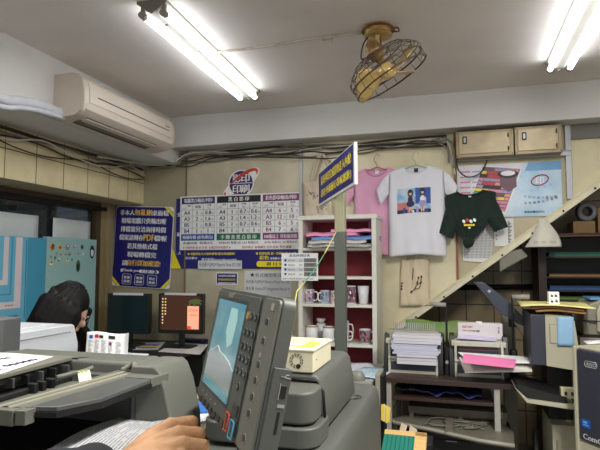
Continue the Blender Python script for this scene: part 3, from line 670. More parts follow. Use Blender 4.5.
# pink shirt, behind the white one
c = PY(377, 168, 3.965); t = empty('pink_tshirt', (c.x, 3.97, c.z), 'pink t-shirt hanging left of the white one and partly behind it', 't-shirt')
shirt(t, (M_pink, mat('pink_rib', (214, 146, 178), .85), WHITE), .36, .655, neck=.082, dep=.06, slv=.075, sdrop=.15, cuff=.14, seed=9, slope=.04)
hanger(t, .085, M_hpink, .022, .10)
# dark green shirt, knotted at the hem
c = PY(470, 194, 3.90); t = empty('green_tshirt', (c.x, 3.90, c.z), 'dark green t-shirt knotted at the bottom, pinned over the poster', 't-shirt')
kx, kz = PY(468, 240, 3.9).x - c.x, PY(468, 240, 3.9).z - c.z
def gs(u, v, fr=True):
    x = -.175 + .35 * u; e = 1 - v  # e: 0 top .. 1 knot
    top = -.028 * math.sqrt(max(0, 1 - (x / .085) ** 2)) + .02 if abs(x) < .085 else -.02 * (abs(x) - .085) / .08 + .02
    top += .05 * (x + .165) * 1.0 - .01
    conv = e ** 2.3; xx = x * (1 - conv) + (kx + x * .13) * conv
    z = top * (1 - e) + (kz + .01 - .02 * abs(x) / .165) * e
    wr = .006 * math.sin(x * 60 * (1 + e)) * e + .004 * math.sin(x * 31 + e * 7)
    y = -(.02 + .03 * math.sqrt(max(0, 1 - (x / .175) ** 2)) + wr) * min(1, (1 - abs(x / .175)) * 8 + .2)
    return Vector((xx, y if fr else .01, z))
MB().grid(lambda u, v: gs(u, v), 40, 30).build('front_panel', M_dgreen, t, solid=.0012)
MB().grid(lambda u, v: gs(u, v, False), 24, 12).build('back_panel', M_dgreen, t, solid=.0012)
def gsl(P):
    P = [PY(x, y, 3.9) - c for x, y in P]   # shoulder, outer top, outer bottom, armpit
    def q(u, v):
        top = P[0].lerp(P[1], u) + Vector((0, 0, .015 * math.sin(pi * u))); bot = P[3].lerp(P[2], u); an = 2 * pi * v
        return (top + bot) / 2 + (top - bot) / 2 * math.cos(an) + Vector((0, -.03 * math.sin(an) * (.6 + .4 * u) - .018 + .004 * math.sin(an * 4 + 5 * u), 0))
    MB().grid(q, 14, 24).build('sleeve', M_dgreen, t)
gsl([(450, 198), (439, 233), (453, 239), (464, 214)]); gsl([(491, 191), (508, 227), (494, 232), (481, 212)])
kn = MB().grid(lambda u, v: Vector((kx, -.03, kz - .012)) + Vector(((.034 + .006 * math.sin(6 * pi * u + 5 * v)) * math.sin(pi * v) * math.cos(2 * pi * u), .03 * math.sin(pi * v) * math.sin(2 * pi * u), .044 * math.cos(pi * v) + .006 * math.sin(2 * pi * u + 8 * v))), 24, 16)
kn.build('knot', M_dgreen, t, solid=.001)
MB().tube(wavy([gs(.25, 1) + Vector((0, -.004, -.004)), gs(.35, 1) + Vector((0, -.004, -.004)), gs(.5, 1) + Vector((0, -.004, -.004)), gs(.65, 1) + Vector((0, -.004, -.004)), gs(.75, 1) + Vector((0, -.004, -.004))], 5), .006, 6).build('collar', mat('green_rib', (16, 32, 26), .9), t)
MB().box(-.012, .012, -.052, -.05, -.028, -.012).build('neck_label', WHITE, t)
g = MB(); a = PY(469, 222, 3.9) - c
for k in range(4): disc(g, a.x - .036 + .024 * k, a.z + .008 * (1 if k % 2 else 0), .010, .014, -.064, -.060, [1, 8, 1, 1][k], 8, .5)
for k in range(5): disc(g, a.x - .028 + .014 * k, a.z - .026, .009, .008, -.064, -.060, 2, 8)
disc(g, a.x, a.z - .045, .01, .006, -.064, -.060, 1, 8)
g.build('chest_print', SM, t)
# tote bag on the wall, left
M_canvas = mat('canvas', (216, 200, 174), .9, var=.06, bump=.2, bscale=120); M_canvas2 = mat('beige_canvas', (222, 206, 176), .9, var=.05, bump=.2, bscale=120)
def tote(name, P, label, m, handles, deco, Y=3.96, cat='bag', seed=0, fold=False):
    tl, tr, br, bl = [PY(x, y, Y) for x, y in P]; o = (tl + tr) / 2; t = empty(name, (o.x, Y, o.z), label, cat)
    def q(u, v, s=-1):
        p = (bl.lerp(br, u)).lerp(tl.lerp(tr, u), v) - o; e = (min(1, 6 * (1 - abs(2 * u - 1))) * min(1, .3 + 5 * v)); 
        return Vector((p.x, s * (.012 + .008 * math.sin(u * 7 + seed) + .004 * math.sin(u * 19 + v * 6)) * e, p.z))
    MB().grid(lambda u, v: q(u, v), 24, 20).build('front_panel', m, t, solid=.001); MB().grid(lambda u, v: Vector((q(u, v).x, .006, q(u, v).z)), 8, 8).build('back_panel', m, t, solid=.001)
    hm = MB().tube([q(u / 12, 1) + Vector((0, 0, -.006)) for u in range(13)], .004, 5); hm.build('hem', m, t)
    for hp in handles:
        pts = wavy([PY(x, y, Y - .01) - o + Vector((0, 0, 0)) for x, y in hp], 6)
        h = MB().grid(lambda u, v: pts[min(len(pts) - 1, int(round(v * (len(pts) - 1))))] + Vector(((u - .5) * .022, -(u * .002), (u - .5) * .006)), 1, len(pts) - 1); h.build('handle', m, t, solid=.002)
    deco(t, q); return t
def deco1(t, q):
    g = MB(); rd = random.Random(2)
    for cu, cv, n_, m_ in ((.35, .62, 16, 0), (.72, .35, 18, 1), (.55, .3, 10, 0)):
        for k in range(n_):
            u = cu + rd.gauss(0, .07); v = cv + rd.gauss(0, .07); p = q(max(.05, min(.95, u)), max(.05, min(.95, v)))
            disc(g, p.x, p.z, .008, .004, p.y - .003, p.y - .0015, rd.choice([0, 1, 2]), 6, rd.uniform(0, 3))
    g.build('flower_print', [mat('violet_print', (124, 104, 140), .7), mat('grey_violet', (140, 120, 120), .7), mat('sage_print', (120, 124, 96), .7)], t)
tote('canvas_tote_bag', [(302, 183), (331, 178), (333, 218), (304, 219)], 'canvas tote bag with violet flower print, hanging behind the slanted navy sign', M_canvas, [[(312, 182), (317, 165), (322, 154), (327, 164), (330, 178)], [(310, 183), (314, 166), (321, 152), (326, 160)]], deco1, Y=3.965)
def deco2(t, q):
    g = MB()
    for pts in ([(.38, .30), (.50, .36), (.58, .46), (.64, .60)], [(.50, .36), (.66, .38), (.72, .5)], [(.56, .44), (.70, .5), (.74, .62)], [(.36, .26), (.42, .30)], [(.42, .55), (.46, .8)]):
        g.tube(wavy([q(u, v) + Vector((0, -.003, 0)) for u, v in pts], 4), .0032, 5)
    for u, v in ((.64, .60), (.72, .5), (.6, .5), (.74, .62), (.38, .30), (.05, .42), (.06, .48), (.05, .36)):
        p = q(u, v); disc(g, p.x, p.z, .007, .009, p.y - .004, p.y - .002, 0, 8)
    g.tube([q(.30, .0) + Vector((0, -.001, 0)), q(.42, .5) + Vector((0, -.001, 0)), q(.46, .98) + Vector((0, -.001, 0))], .002, 4, 1)
    g.build('branch_print', [mat('brown_print', (66, 42, 34), .7), mat('crease', (176, 158, 126), .9)], t)
tote('beige_canvas_bag', [(401, 259), (428.5, 258.5), (430, 306), (400, 306)], 'folded beige canvas bag with a dark branch print, hung below the white t-shirt', M_canvas2, [[(406, 260), (405, 252), (407, 246)], [(415, 260), (416, 252), (414, 246)]], deco2, Y=3.965, seed=3)
a = PY(382, 272, 3.93)
# ================================================================ white shelf with red back
M_shw = mat('shelf_white', (222, 220, 208), .4, var=.02); M_red = mat('deep_red_board', (122, 10, 26), .6, var=.06)
sx0, sx1 = PY(298.3, 300, 3.65).x, PY(376.8, 300, 3.65).x; yF, yB = 3.65, 3.94; shH = PY(300, 216, 3.65).z
sh = empty('mug_shelf', ((sx0 + sx1) / 2, yB, 0), 'white open shelf unit with deep red back, holding mugs and folded shirts', 'shelf')
hw = (sx1 - sx0) / 2; D = yB - yF
for s in (-1, 1): MB().box(s * hw - (.0 if s < 0 else .032), s * hw + (.032 if s < 0 else 0), -D, 0, 0, shH - .03).build('side_panel', M_shw, sh, bevel=.002)
MB().box(-hw - .006, hw + .006, -D - .006, 0, shH - .03, shH).build('top_board', M_shw, sh, bevel=.002)
MB().box(-hw + .03, hw - .03, -.012, -.004, .05, shH - .03).build('back_board', M_red, sh)
SZ = [PY(340, y, 3.65).z for y in (247.5, 276.5, 304.5, 344)]
SZ += [.62, .30]
for z in SZ: MB().box(-hw + .032, hw - .032, -D + .004, -.012, z - .02, z).build('shelf_board', M_shw, sh, bevel=.002)
# mugs
M_cer = mat('white_glaze', (228, 228, 228), .15, var=.01, coat=.4)
def mug(loc, label, grp, h=.095, r=.04, r2=None, handle=0, pr=None, rim=None, taper=0):
    t = empty('mug' if handle is not None else 'tall_cup', loc, label, 'mug' if handle is not None else 'cup', grp)
    rb = r - taper
    MB().lathe([(0, .004), (rb * .8, .003), (rb * .86, 0), (rb, .004), (rb + (r - rb) * .5, h * .5), (r, h), (r - .004, h), (rb - .004, h * .45), (rb - .006, .012), (0, .01)], 28).build('cup_body', M_cer, t)
    if handle is not None:
        ca, sa = math.cos(handle), math.sin(handle)
        MB().tube(wavy([((r - .003) * ca + 0, (r - .003) * sa, h * .82), ((r + .022) * ca, (r + .022) * sa, h * .80), ((r + .030) * ca, (r + .030) * sa, h * .5), ((r + .02) * ca, (r + .02) * sa, h * .24), ((r - .003) * ca, (r - .003) * sa, h * .18)], 5), .0055, 8).build('handle', M_cer, t)
    if pr:
        MB().lathe([(rb + (r - rb) * .08 + .0004, h * .08), (rb + (r - rb) * .95 + .0004, h * .95)], 28).build('printed_band', mat(f'mug_band_{pr[0]}', tuple(min(255, int(v * .6 + 90)) for v in pr[2]), .3), t)
        g = MB(); rd = random.Random(hash(str(pr)) % 97 if False else pr[0])
        for i in range(26):
            a0 = -pi * .5 + rd.uniform(-1.35, 1.15); z0 = rd.uniform(.12, .8) * h; da = rd.uniform(.12, .4); dz = rd.uniform(.06, .2) * h; rr_ = r + .0006 + i * .00003 - taper * .3 * 0
            def q(u, v): 
                a = a0 + da * u; z = min(z0 + dz * v, h * .96); rz = (rb + (r - rb) * z / h) + .0007 + i * .00004; return Vector((rz * math.cos(a), rz * math.sin(a), z))
            g.grid(q, 4, 2, rd.choice([0, 1, 2, 3]))
        g.build('picture_print', [mat(f'mug_print_{pr[0]}_{k}', c_, .3) for k, c_ in enumerate(pr[1:])], t)
    if rim: MB().lathe([(r + .0008, h - .008), (r + .001, h + .0005), (r - .005, h + .001)], 28).build('rim_band', rim, t)
    return t
def sp(px, row, y): p = PY(px, 300, y); return (p.x, y, SZ[row])
y1 = 3.74
mug(sp(309, 2, y1), 'mug with pink and blue picture print, leftmost on the upper mug shelf', 'printed mugs', h=.098, r=.039, handle=-.1, pr=(3, (60, 50, 90), (150, 110, 130), (120, 130, 180), (236, 230, 226)))
mug(sp(325, 2, y1), 'mug with a mountain-coloured picture, between the leftmost mug and the grey post', 'printed mugs', h=.092, r=.036, handle=-2.2, pr=(5, (50, 44, 60), (96, 120, 160), (150, 110, 90), (200, 190, 190)))
mug(sp(335.5, 2, y1), 'printed mug mostly hidden behind the left edge of the grey post', 'printed mugs', h=.09, r=.036, handle=1.8, pr=(8, (150, 70, 80), (210, 170, 170), (100, 80, 90), (230, 220, 200)))
mug(sp(351, 2, y1), 'tall mug with dark red and white print, just right of the grey post', 'printed mugs', h=.128, r=.037, handle=-3.0, pr=(11, (110, 20, 40), (60, 20, 40), (220, 180, 190), (240, 236, 236)))
mug(sp(363.5, 2, y1), 'tall plain white tapered cup at the right of the upper mug shelf', None, h=.128, r=.042, handle=None, taper=.012)
mug(sp(312, 3, 3.73), 'white mug with left-hand handle and ochre rim, leftmost on the lower mug shelf', None, h=.11, r=.043, handle=pi - .3, rim=mat('ochre_rim', (170, 140, 70), .4))
mug(sp(328.5, 3, 3.73), 'white mug with an olive rim, left of the grey post on the lower mug shelf', None, h=.108, r=.041, handle=-.2, rim=mat('olive_rim', (110, 120, 70), .4))
mug(sp(343, 3, 3.73), 'white mug half behind the grey post, lower mug shelf', None, h=.095, r=.038, handle=0)
mug(sp(365, 3, 3.72), 'white mug with a dark picture strip, rightmost on the lower mug shelf', None, h=.10, r=.042, handle=-.05, taper=.004, pr=(14, (60, 30, 44), (110, 60, 70), (40, 30, 36), (90, 40, 50)))
mug(sp(344, 3, 3.85), 'white mug standing at the back of the lower mug shelf behind the half-hidden one', None, h=.14, r=.037, handle=0)
bp = sp(322, 3, 3.72); bz = SZ[3]
# small bowl standing at the back between the two left mugs, on an upturned mug
t = mug((PY(321, 300, 3.86).x, 3.86, bz), 'plain mug at the back of the lower mug shelf under a small bowl', None, h=.115, r=.034, handle=1.6)
bw = empty('small_bowl', (PY(321, 300, 3.86).x, 3.86, bz + .115), 'small white bowl set on top of the back mug, lower mug shelf', 'bowl')
MB().lathe([(0, .004), (.018, .0), (.022, .0), (.033, .022), (.036, .036), (.033, .036), (.028, .018), (0, .008)], 24).build('bowl_body', M_cer, bw)
# folded bagged shirts on the top shelf
def folded(name, px0, px1, z0, th, m, label, y0=3.645, y1=3.90, seed=0, rise=0, cat='folded shirt', extra=0):
    a = PY(px0, 240, y0); b = PY(px1, 240, y0); w = b.x - a.x
    t = empty(name, (a.x, y0, z0), label, cat)
    def top(u, v, s):
        e = min(1, 7 * min(u, 1 - u, v * .8 + .02, 1 - v)); x = w * u; return Vector((x + .008 * math.sin(v * 5 + seed), (y1 - y0) * v + .006 * math.sin(u * 6 + seed), s * th * .5 * (max(e, .75) ** .5) + th * .5 + rise * u + .0025 * math.sin(u * 17 + v * 9 + seed)))
    def rim(f):   # rounded edge joining the upper and lower face
        return lambda u, v: f(u, 1).lerp(f(u, -1), v) + (f(u, 1) - f(u, -1)).cross(f(min(1, u + .01), 1) - f(max(0, u - .01), 1)).normalized() * (.006 * math.sin(pi * v))
    MB().grid(lambda u, v: top(u, v, 1), 28, 14).grid(lambda u, v: top(u, v, -1), 28, 14).grid(rim(lambda u, s: top(u, 0, s)), 28, 6).grid(rim(lambda u, s: top(1, u, s)), 14, 6).grid(rim(lambda u, s: top(0, 1 - u, s)), 14, 6).build('folded_cloth' if cat != 'plastic bag' else 'bag', m, t)
    return t
z0 = SZ[0] + .001
M_plastic = mat('clear_crinkled_plastic', (190, 186, 178), .15, var=.12, scale=25, bump=.8, bscale=35, alpha=.82)
folded('plastic_bag', 306, 370, z0, .026, M_plastic, 'clear crinkled plastic bag drooping off the top shelf under the folded shirts', seed=2, cat='plastic bag', y0=3.60)
folded('folded_shirt', 308, 366, z0 + .028, .024, mat('grey_white_cloth', (206, 202, 200), .85), 'pale grey folded shirt in plastic, lowest of the pile on the shelf', seed=3)
folded('folded_shirt', 312, 376, z0 + .052, .028, mat('blue_cloth', (116, 150, 210), .85, var=.06), 'blue folded shirt under the pink ones on the top shelf', seed=4, y0=3.655)
folded('folded_shirt', 307, 358, z0 + .080, .030, mat('rose_cloth', (232, 152, 186), .85, var=.05), 'pink folded shirt reaching to the left on top of the pile', seed=5)
folded('folded_shirt', 330, 374, z0 + .108, .022, mat('pale_rose_cloth', (238, 168, 198), .85, var=.05), 'paler pink folded shirt topmost at the right of the pile', seed=7, y0=3.66)
# hanging flap of the plastic bag
# papers on the bottom visible shelf and boxes below
for i, (z, w_) in enumerate(((SZ[4] + .001, 0), (SZ[4] + .045, .01))):
    tag(MB().box(sx0 + .06 + w_, sx1 - .06, 3.68, 3.9, z, z + .04).build('paper_stack', mat('stack_white', (208, 206, 212), .7, stretch=(.2, .2, 60), scale=6, var=.1), bevel=.002), ['lower white paper stack on the bottom compartment of the shelf', 'upper white paper stack on the bottom compartment of the shelf'][i], 'paper stack', 'paper in the shelf')
# low grey cabinet in front of the shelf with loose sheets
lc = empty('low_cabinet', (-.66, 3.30, 0), 'low grey cabinet with loose sheets before the white shelf', 'cabinet')
MB().box(-.28, .17, -.26, .28, .0, .77).build('body', mat('cabinet_grey', (140, 140, 134), .5), lc, bevel=.004)
MB().box(-.29, .18, -.27, .285, .77, .785).build('top', mat('cabinet_top', (170, 170, 166), .45), lc, bevel=.003)
MB().box(-.26, .15, -.262, -.259, .1, .74).build('door', mat('cabinet_door', (128, 128, 124), .5), lc)
def sheet(px, Y, rz, m, label, z, sx=.21, sy=.297, grp=None, name='loose_sheet'):
    p = PY(px, 370, Y); o = MB().grid(lambda u, v: ((u - .5) * sx, (v - .5) * sy, .003 * math.sin(u * 5 + v * 4)), 8, 8).build(name, m, solid=.001)
    o.location = (p.x, Y, z); o.rotation_euler = (0, 0, rz); return tag(o, label, 'paper', grp)
sheet(358, 3.40, .3, mat('sheet_white', (224, 226, 232), .6), 'white loose sheet on the low cabinet near the shelf', .790, grp='loose sheets on the cabinet')
sheet(372, 3.25, -.2, mat('sheet_pale_blue', (170, 206, 226), .6, rgb2=(214, 226, 236), scale=14), 'pale blue printed sheet on the low cabinet beside the copier', .796, grp='loose sheets on the cabinet')

# ================================================================ grey post with the slanted sign
M_post1 = mat('post_pale', (138, 136, 108), .5, var=.05); M_post2 = mat('post_grey', (80, 84, 76), .55, var=.05)
pp = PY(340.5, 240, 2.30); zsp = PY(340, 232, 2.3).z; ztop = PY(340, 178, 2.3).z
po = empty('support_post', (pp.x, 2.30, 0), 'grey square post with a paler upper length, carrying the slanted navy sign', 'post')
MB().rbox(-.024, .024, -.024, .024, .02, zsp, .004).build('lower_post', M_post2, po)
MB().rbox(-.0225, .0225, -.0225, .0225, zsp, ztop - .01, .004).build('upper_post', M_post1, po)
MB().rbox(-.026, .026, -.026, .026, ztop - .05, ztop - .01, .003).build('dark_tape', mat('dark_tape', (70, 70, 58), .5), po)
MB().rbox(-.12, .12, -.12, .12, 0, .02, .01).build('base_plate', M_post2, po, bevel=.003)
# sign: from near-right to far-left
A = PD(356, 163, 2.02); B = PD(320, 190, 2.62); 
d = (B - A); d.z = 0; Ln = d.length; d.normalize()      # runs away from the viewer to the left
zc = (A.z + B.z) / 2; nrm = Vector((0, 0, 1)).cross(d)
if nrm.dot(EYE - A) < 0: nrm = -nrm
xdir = -d   # reading left (far) to right (near)
if xdir.cross(Vector((0, 0, 1))).dot(nrm) > 0: pass
zA, zB = A.z, B.z
slp = (zA - zB) / Ln
Ms = basis(Vector((A.x, A.y, zA)) , xdir, xdir.cross(Vector((0, 0, 1))) * -1, Vector((0, 0, 1)))
t = empty('slanted_sign', (0, 0, 0), 'navy sign with two yellow Chinese lines, turned sideways on top of the grey post', 'sign'); t.matrix_world = Ms
Hs = .165
def warp(mb):
    mb.v = [(x, y + .10 * ((x + Ln / 2) / Ln) ** 2 * 0, z + slp * x) for x, y, z in mb.v]; return mb
fs = 1 if (Ms.to_3x3() @ Vector((0, -1, 0))).dot(EYE - A) > 0 else -1
g = warp(MB().box(-Ln, 0, -.006, .006, -Hs / 2, Hs / 2)); g.build('board', mat('sign_board_white', (214, 214, 204), .45), t, bevel=.001)
g = warp(MB().box(-Ln + .008, -.016, -.008, -.006, -Hs / 2 + .012, Hs / 2 - .006)); g.build('navy_face', NAVY, t)
g = MB(); g.text('影印列印完成請勿走入內喔!', -Ln / 2 + .01, .010, .044, 2, w=Ln * .84, y=-.0085, bold=.03); g.text('請在外面耐心等候謝謝:)', -Ln / 2 + .01, -.054, .044, 2, w=Ln * .84, y=-.0085, bold=.03)
warp(g).build('lettering', SM, t)
MB().box(-.06 - Ln / 2, -Ln / 2 + .06, .006, .014, -Hs / 2 - .0, 0).build('mounting_plate', M_alu, t)
# lanyard cord from the post down towards the copier
a = PY(336, 232, 2.27); b = PD(297, 291, 1.9)
cd = MB(); n_ = 12; pts = [a.lerp(b, i / n_) + Vector((0, 0, -.02 * math.sin(pi * i / n_))) for i in range(n_ + 1)]
pts.append(PD(290, 330, 1.85)); pts.append(PZ(286, 352, 1.17) + Vector((0, .1, 0)))
cd.tube(pts[:5], .0024, 6, 0); cd.tube(pts[4:11], .0024, 6, 1); cd.tube(pts[10:], .0024, 6, 0)
tag(cd.build('lanyard_cord', [mat('cord_yellow', (186, 180, 96), .6), mat('cord_green', (60, 140, 96), .6)]), 'thin yellow and green cord slanting down from the grey post', 'cord')
# ================================================================ left: desk, monitors, panels, person
DZ = .815
M_desk = mat('desk_black', (40, 36, 34), .4, var=.1); M_leg = mat('steel_leg', (120, 122, 120), .35, metal=.5)
dk = empty('computer_desk', (-2.2, 3.60, 0), 'dark desk along the back wall under the navy notice, carrying two monitors', 'desk')
MB().box(-.575, .33, -.42, .36, DZ - .025, DZ).build('desktop', M_desk, dk, bevel=.003)
for x in (-.55, .22, .30):
    for y in (-.39, .32):
        if not (x == .30 and y > 0): MB().cyl((x, y, 0), (x, y, DZ - .025), .016, 12).build('leg', M_leg, dk)
MB().box(-.53, .22, .30, .34, .3, .72).build('modesty_panel', M_desk, dk)
MB().box(-.50, .14, -.36, .1, DZ - .12, DZ - .10).build('keyboard_tray', M_desk, dk)
def monitor(px0, px1, Y, label, on):
    a = PY(px0, 330, Y); b = PY(px1, 330, Y); w = (b - a).length; cx = (a.x + b.x) / 2; zt = PY((px0 + px1) / 2, 293.5, Y).z; zb = PY((px0 + px1) / 2, 333.5, Y).z; h = zt - zb
    t = empty('monitor', (cx, Y, DZ), label, 'monitor', 'monitors on the dark desk', rot=(0, 0, .06))
    z0 = zb - DZ; z1 = zt - DZ
    c = MB().rbox(-w / 2, w / 2, -.02, .03, z0, z1, .008, 0, 1); c.build('casing', M_black, t, bevel=.002)
    MB().box(-w / 2 + .04, w / 2 - .04, .03, .07, z0 + .04, z1 - .05).build('back_shell', M_black, t, bevel=.01)
    scm = mat('screen_on', (52, 34, 26), .25, emit=(70, 40, 26), estr=.35, var=.02) if on else mat('screen_off', (18, 24, 24), .12, var=.05)
    MB().box(-w / 2 + .02, w / 2 - .02, -.0215, -.02, z0 + .028, z1 - .018).build('screen', scm, t)
    MB().box(-w * .36, w * .36, -.024, -.02, z1 - .012, z1 + .006).build('paper_strip', mat('strip_white', (214, 214, 214), .5), t)
    MB().rbox(-.02, .02, .0, .03, .01, z0 + .03, .004).build('stand_neck', M_black, t)
    MB().rbox(-.11, .11, -.08, .09, 0, .012, .03).build('stand_base', M_black, t, bevel=.003)
    if on:
        x0 = -w / 2 + .02; x1 = w / 2 - .02; zb_, zt_ = z0 + .028, z1 - .018; g = MB()
        g.quad(x1 - .105, x1 - .012, zb_ + .01, zt_ - .075, -.0222, 0)
        for i in range(9): g.quad(x0 + .012, x0 + .022, zt_ - .028 - .023 * i, zt_ - .018 - .023 * i, -.0222, 1)
        for i in range(6): g.quad(x0 + .035, x0 + .045, zt_ - .028 - .023 * i, zt_ - .018 - .023 * i, -.0222, 1)
        for k in range(11):
            an = math.radians(200 + 14 * k); r_ = .05 + .012 * (k % 3)
            g.add([(x1 - .045, -.0223, zt_ - .02), (x1 - .045 + r_ * math.cos(an), -.0223, zt_ - .02 + r_ * math.sin(an) * .8), (x1 - .045 + r_ * math.cos(an + .12), -.0223, zt_ - .02 + r_ * math.sin(an + .12) * .8)], [(0, 1, 2)], 2)
        g.text('新年快樂', x1 - .058, zt_ - .115, .018, 3, y=-.0226, maxw=.07); g.text('公告事項', x1 - .058, zt_ - .15, .015, 3, y=-.0226, maxw=.06)
        disc(g, x1 - .09, zb_ + .02, .018, .014, -.0228, -.0222, 3, 12)
        sM = lambda n_, c_: mat(n_, c_, .3, emit=c_, estr=.55, var=.02)
        g.build('desktop_picture', [sM('scr_peach', (236, 150, 120)), sM('scr_icon', (220, 190, 130)), sM('scr_leaf', (70, 96, 50)), sM('scr_red', (190, 60, 50))], t)
    return t
monitor(109, 149, 3.62, 'black monitor with a dark blank screen, left one under the navy notice', False)
monitor(160, 203, 3.66, 'black monitor showing a brown desktop with an orange notice, right one', True)
def dsheet(name, pts, z, m, label, cat='paper', deco=None):
    P = [PZ(x, y, DZ) for x, y in pts]; o = P[0]; mb = MB().prism([(p.x - o.x, p.y - o.y) for p in P], 0, .002, 2)
    ob = mb.build(name, m); ob.location = (o.x, o.y, z); return tag(ob, label, cat)
dsheet('loose_sheet', [(158, 352), (176, 343), (208, 345), (200, 355)], DZ + .002, mat('sheet_bright', (228, 228, 226), .6), 'white loose sheet at the desk edge below the brown-screened monitor')
mg = dsheet('magazine', [(128, 350), (140, 343), (166, 342), (158, 350)], DZ + .001, mat('magazine_paper', (190, 196, 200), .4, rgb2=(214, 216, 220), scale=30), 'open colourful magazine lying on the desk between the monitors', 'magazine')
a, b, c2, d2 = [PZ(x, y, DZ) for x, y in ((137, 348), (143, 344.5), (160, 344.5), (156, 348.5))]; o = mg.location
g = MB(); 
for k, m_ in enumerate((4, 2, 8, 6)):
    q = lambda u, v: a.lerp(d2, u).lerp(b.lerp(c2, u), v)
    P = [q(.05, k / 4), q(.95, k / 4), q(.95, k / 4 + .2), q(.05, k / 4 + .2)]; g.add([(p.x - o.x, p.y - o.y, .0026) for p in P], [(0, 1, 2, 3)], m_)
g.build('cover_picture', SM, mg)
# keyboards, pouch
kb = empty('keyboard', (-2.52, 3.42, DZ), 'black keyboard in front of the blank monitor', 'keyboard', rot=(0, 0, .05))
MB().rbox(-.2, .2, -.065, .065, 0, .018, .01).build('case', M_black, kb); g = MB()
for r_ in range(5):
    for k in range(15): g.box(-.19 + k * .0255, -.169 + k * .0255, -.055 + r_ * .022, -.037 + r_ * .022, .018, .024)
g.build('keys', mat('key_grey', (40, 40, 42), .5), kb)
pz = PZ(202, 340, DZ); mp = empty('mouse_pad', (pz.x - .02, pz.y - .06, DZ), 'dark blue pad at the right end of the desk behind the loose sheet', 'pad'); MB().rbox(-.11, .11, -.09, .09, 0, .02, .02).build('pad', mat('navy_cloth', (24, 20, 84), .7), mp, bevel=.004)
# teal boards standing by the window
M_teal = mat('teal_board', (66, 154, 184), .45, var=.03, scale=3); M_teal2 = mat('bright_teal', (104, 180, 208), .45, var=.03); M_pteal = mat('pale_teal', (150, 190, 188), .45, var=.04, scale=2)
M_stripe = mat('blush_white', (220, 208, 208), .5, var=.02)
def board(name, y0, y1, x, m, label, parts=None, zt=1.632):
    t = empty(name, (x, y0, 0), label, 'display board')
    MB().box(-.04, 0, 0, y1 - y0, 0, zt).build('board', m, t, bevel=.002); return t
tb = board('striped_display_board', 2.45, 3.078, -2.80, M_teal, 'teal display board with nested blush-white frames, standing at the left window')
# local y = along the wall, right edge at .585; rings drawn as nested frames
g = MB(); RT = .33  # right edge of the printed area (teal2)
def fr(yr, zb_, wd, m, x=.0006):
    g.box(0, x, yr - wd, yr, zb_, 1.628, m); g.box(0, x, .0, yr - wd, zb_, zb_ + wd * .8, m)
pR = lambda px: PX(px, 270, -2.80).y - 2.45
pZ_ = lambda px, py: PX(px, py, -2.80).z
g.box(0, .0004, 0, pR(27), .6, 1.63, 1)
fr(pR(21.5), pZ_(16, 308), pR(21.5) - pR(15), 0, .001); fr(pR(8), pZ_(5, 285), pR(8) - pR(3), 0, .001)
fr(pR(12), pZ_(10, 295), .012, 2, .0012)
g.box(0, .0016, pR(25.5), pR(26), pZ_(26, 318), 1.612, 3)
for k in range(6): g.box(0, .0018, pR(6) + k * .012, pR(6) + .008 + k * .012, pZ_(8, 306), pZ_(8, 305), 4)
for k in range(7): g.box(0, .0018, pR(8) + k * .014, pR(8) + .009 + k * .014, pZ_(12, 317), pZ_(12, 315.5), 3)
g.build('frame_print', [M_stripe, M_teal2, M_teal, mat('board_navy', (40, 76, 120), .5), REDP], tb)
sb = board('stickered_display_board', 3.085, 3.625, -2.80, M_pteal, 'pale teal board covered with small stickers, beside the striped teal board', zt=1.645)
def sticker(px, py, r, cols, label=None, tall=1):
    p = PX(px, py, -2.80); g = MB(); M_ = Matrix.Rotation(pi / 2, 4, 'Z')
    disc(g, 0, 0, r, r * tall, -.001, 0, 0, 14); disc(g, 0, -r * tall * .1, r * .62, r * tall * .6, -.0016, -.001, 1, 10); disc(g, r * .1, r * tall * .45, r * .4, r * .35, -.0018, -.001, 2, 8)
    o = g.build('sticker', [mat('stk_%d_%d_%d' % c_, c_, .5) for c_ in cols]); o.location = (-2.7995, p.y, p.z); o.rotation_euler = (0, 0, pi / 2)
    return tag(o, label, 'sticker', 'stickers on the pale teal board')
BR_, OR_, WH_, GR_, BK_, GN_, RD_, YL_, PK_ = (120, 76, 40), (216, 150, 60), (226, 226, 220), (110, 130, 140), (26, 26, 28), (40, 110, 60), (170, 50, 40), (220, 200, 90), (200, 120, 130)
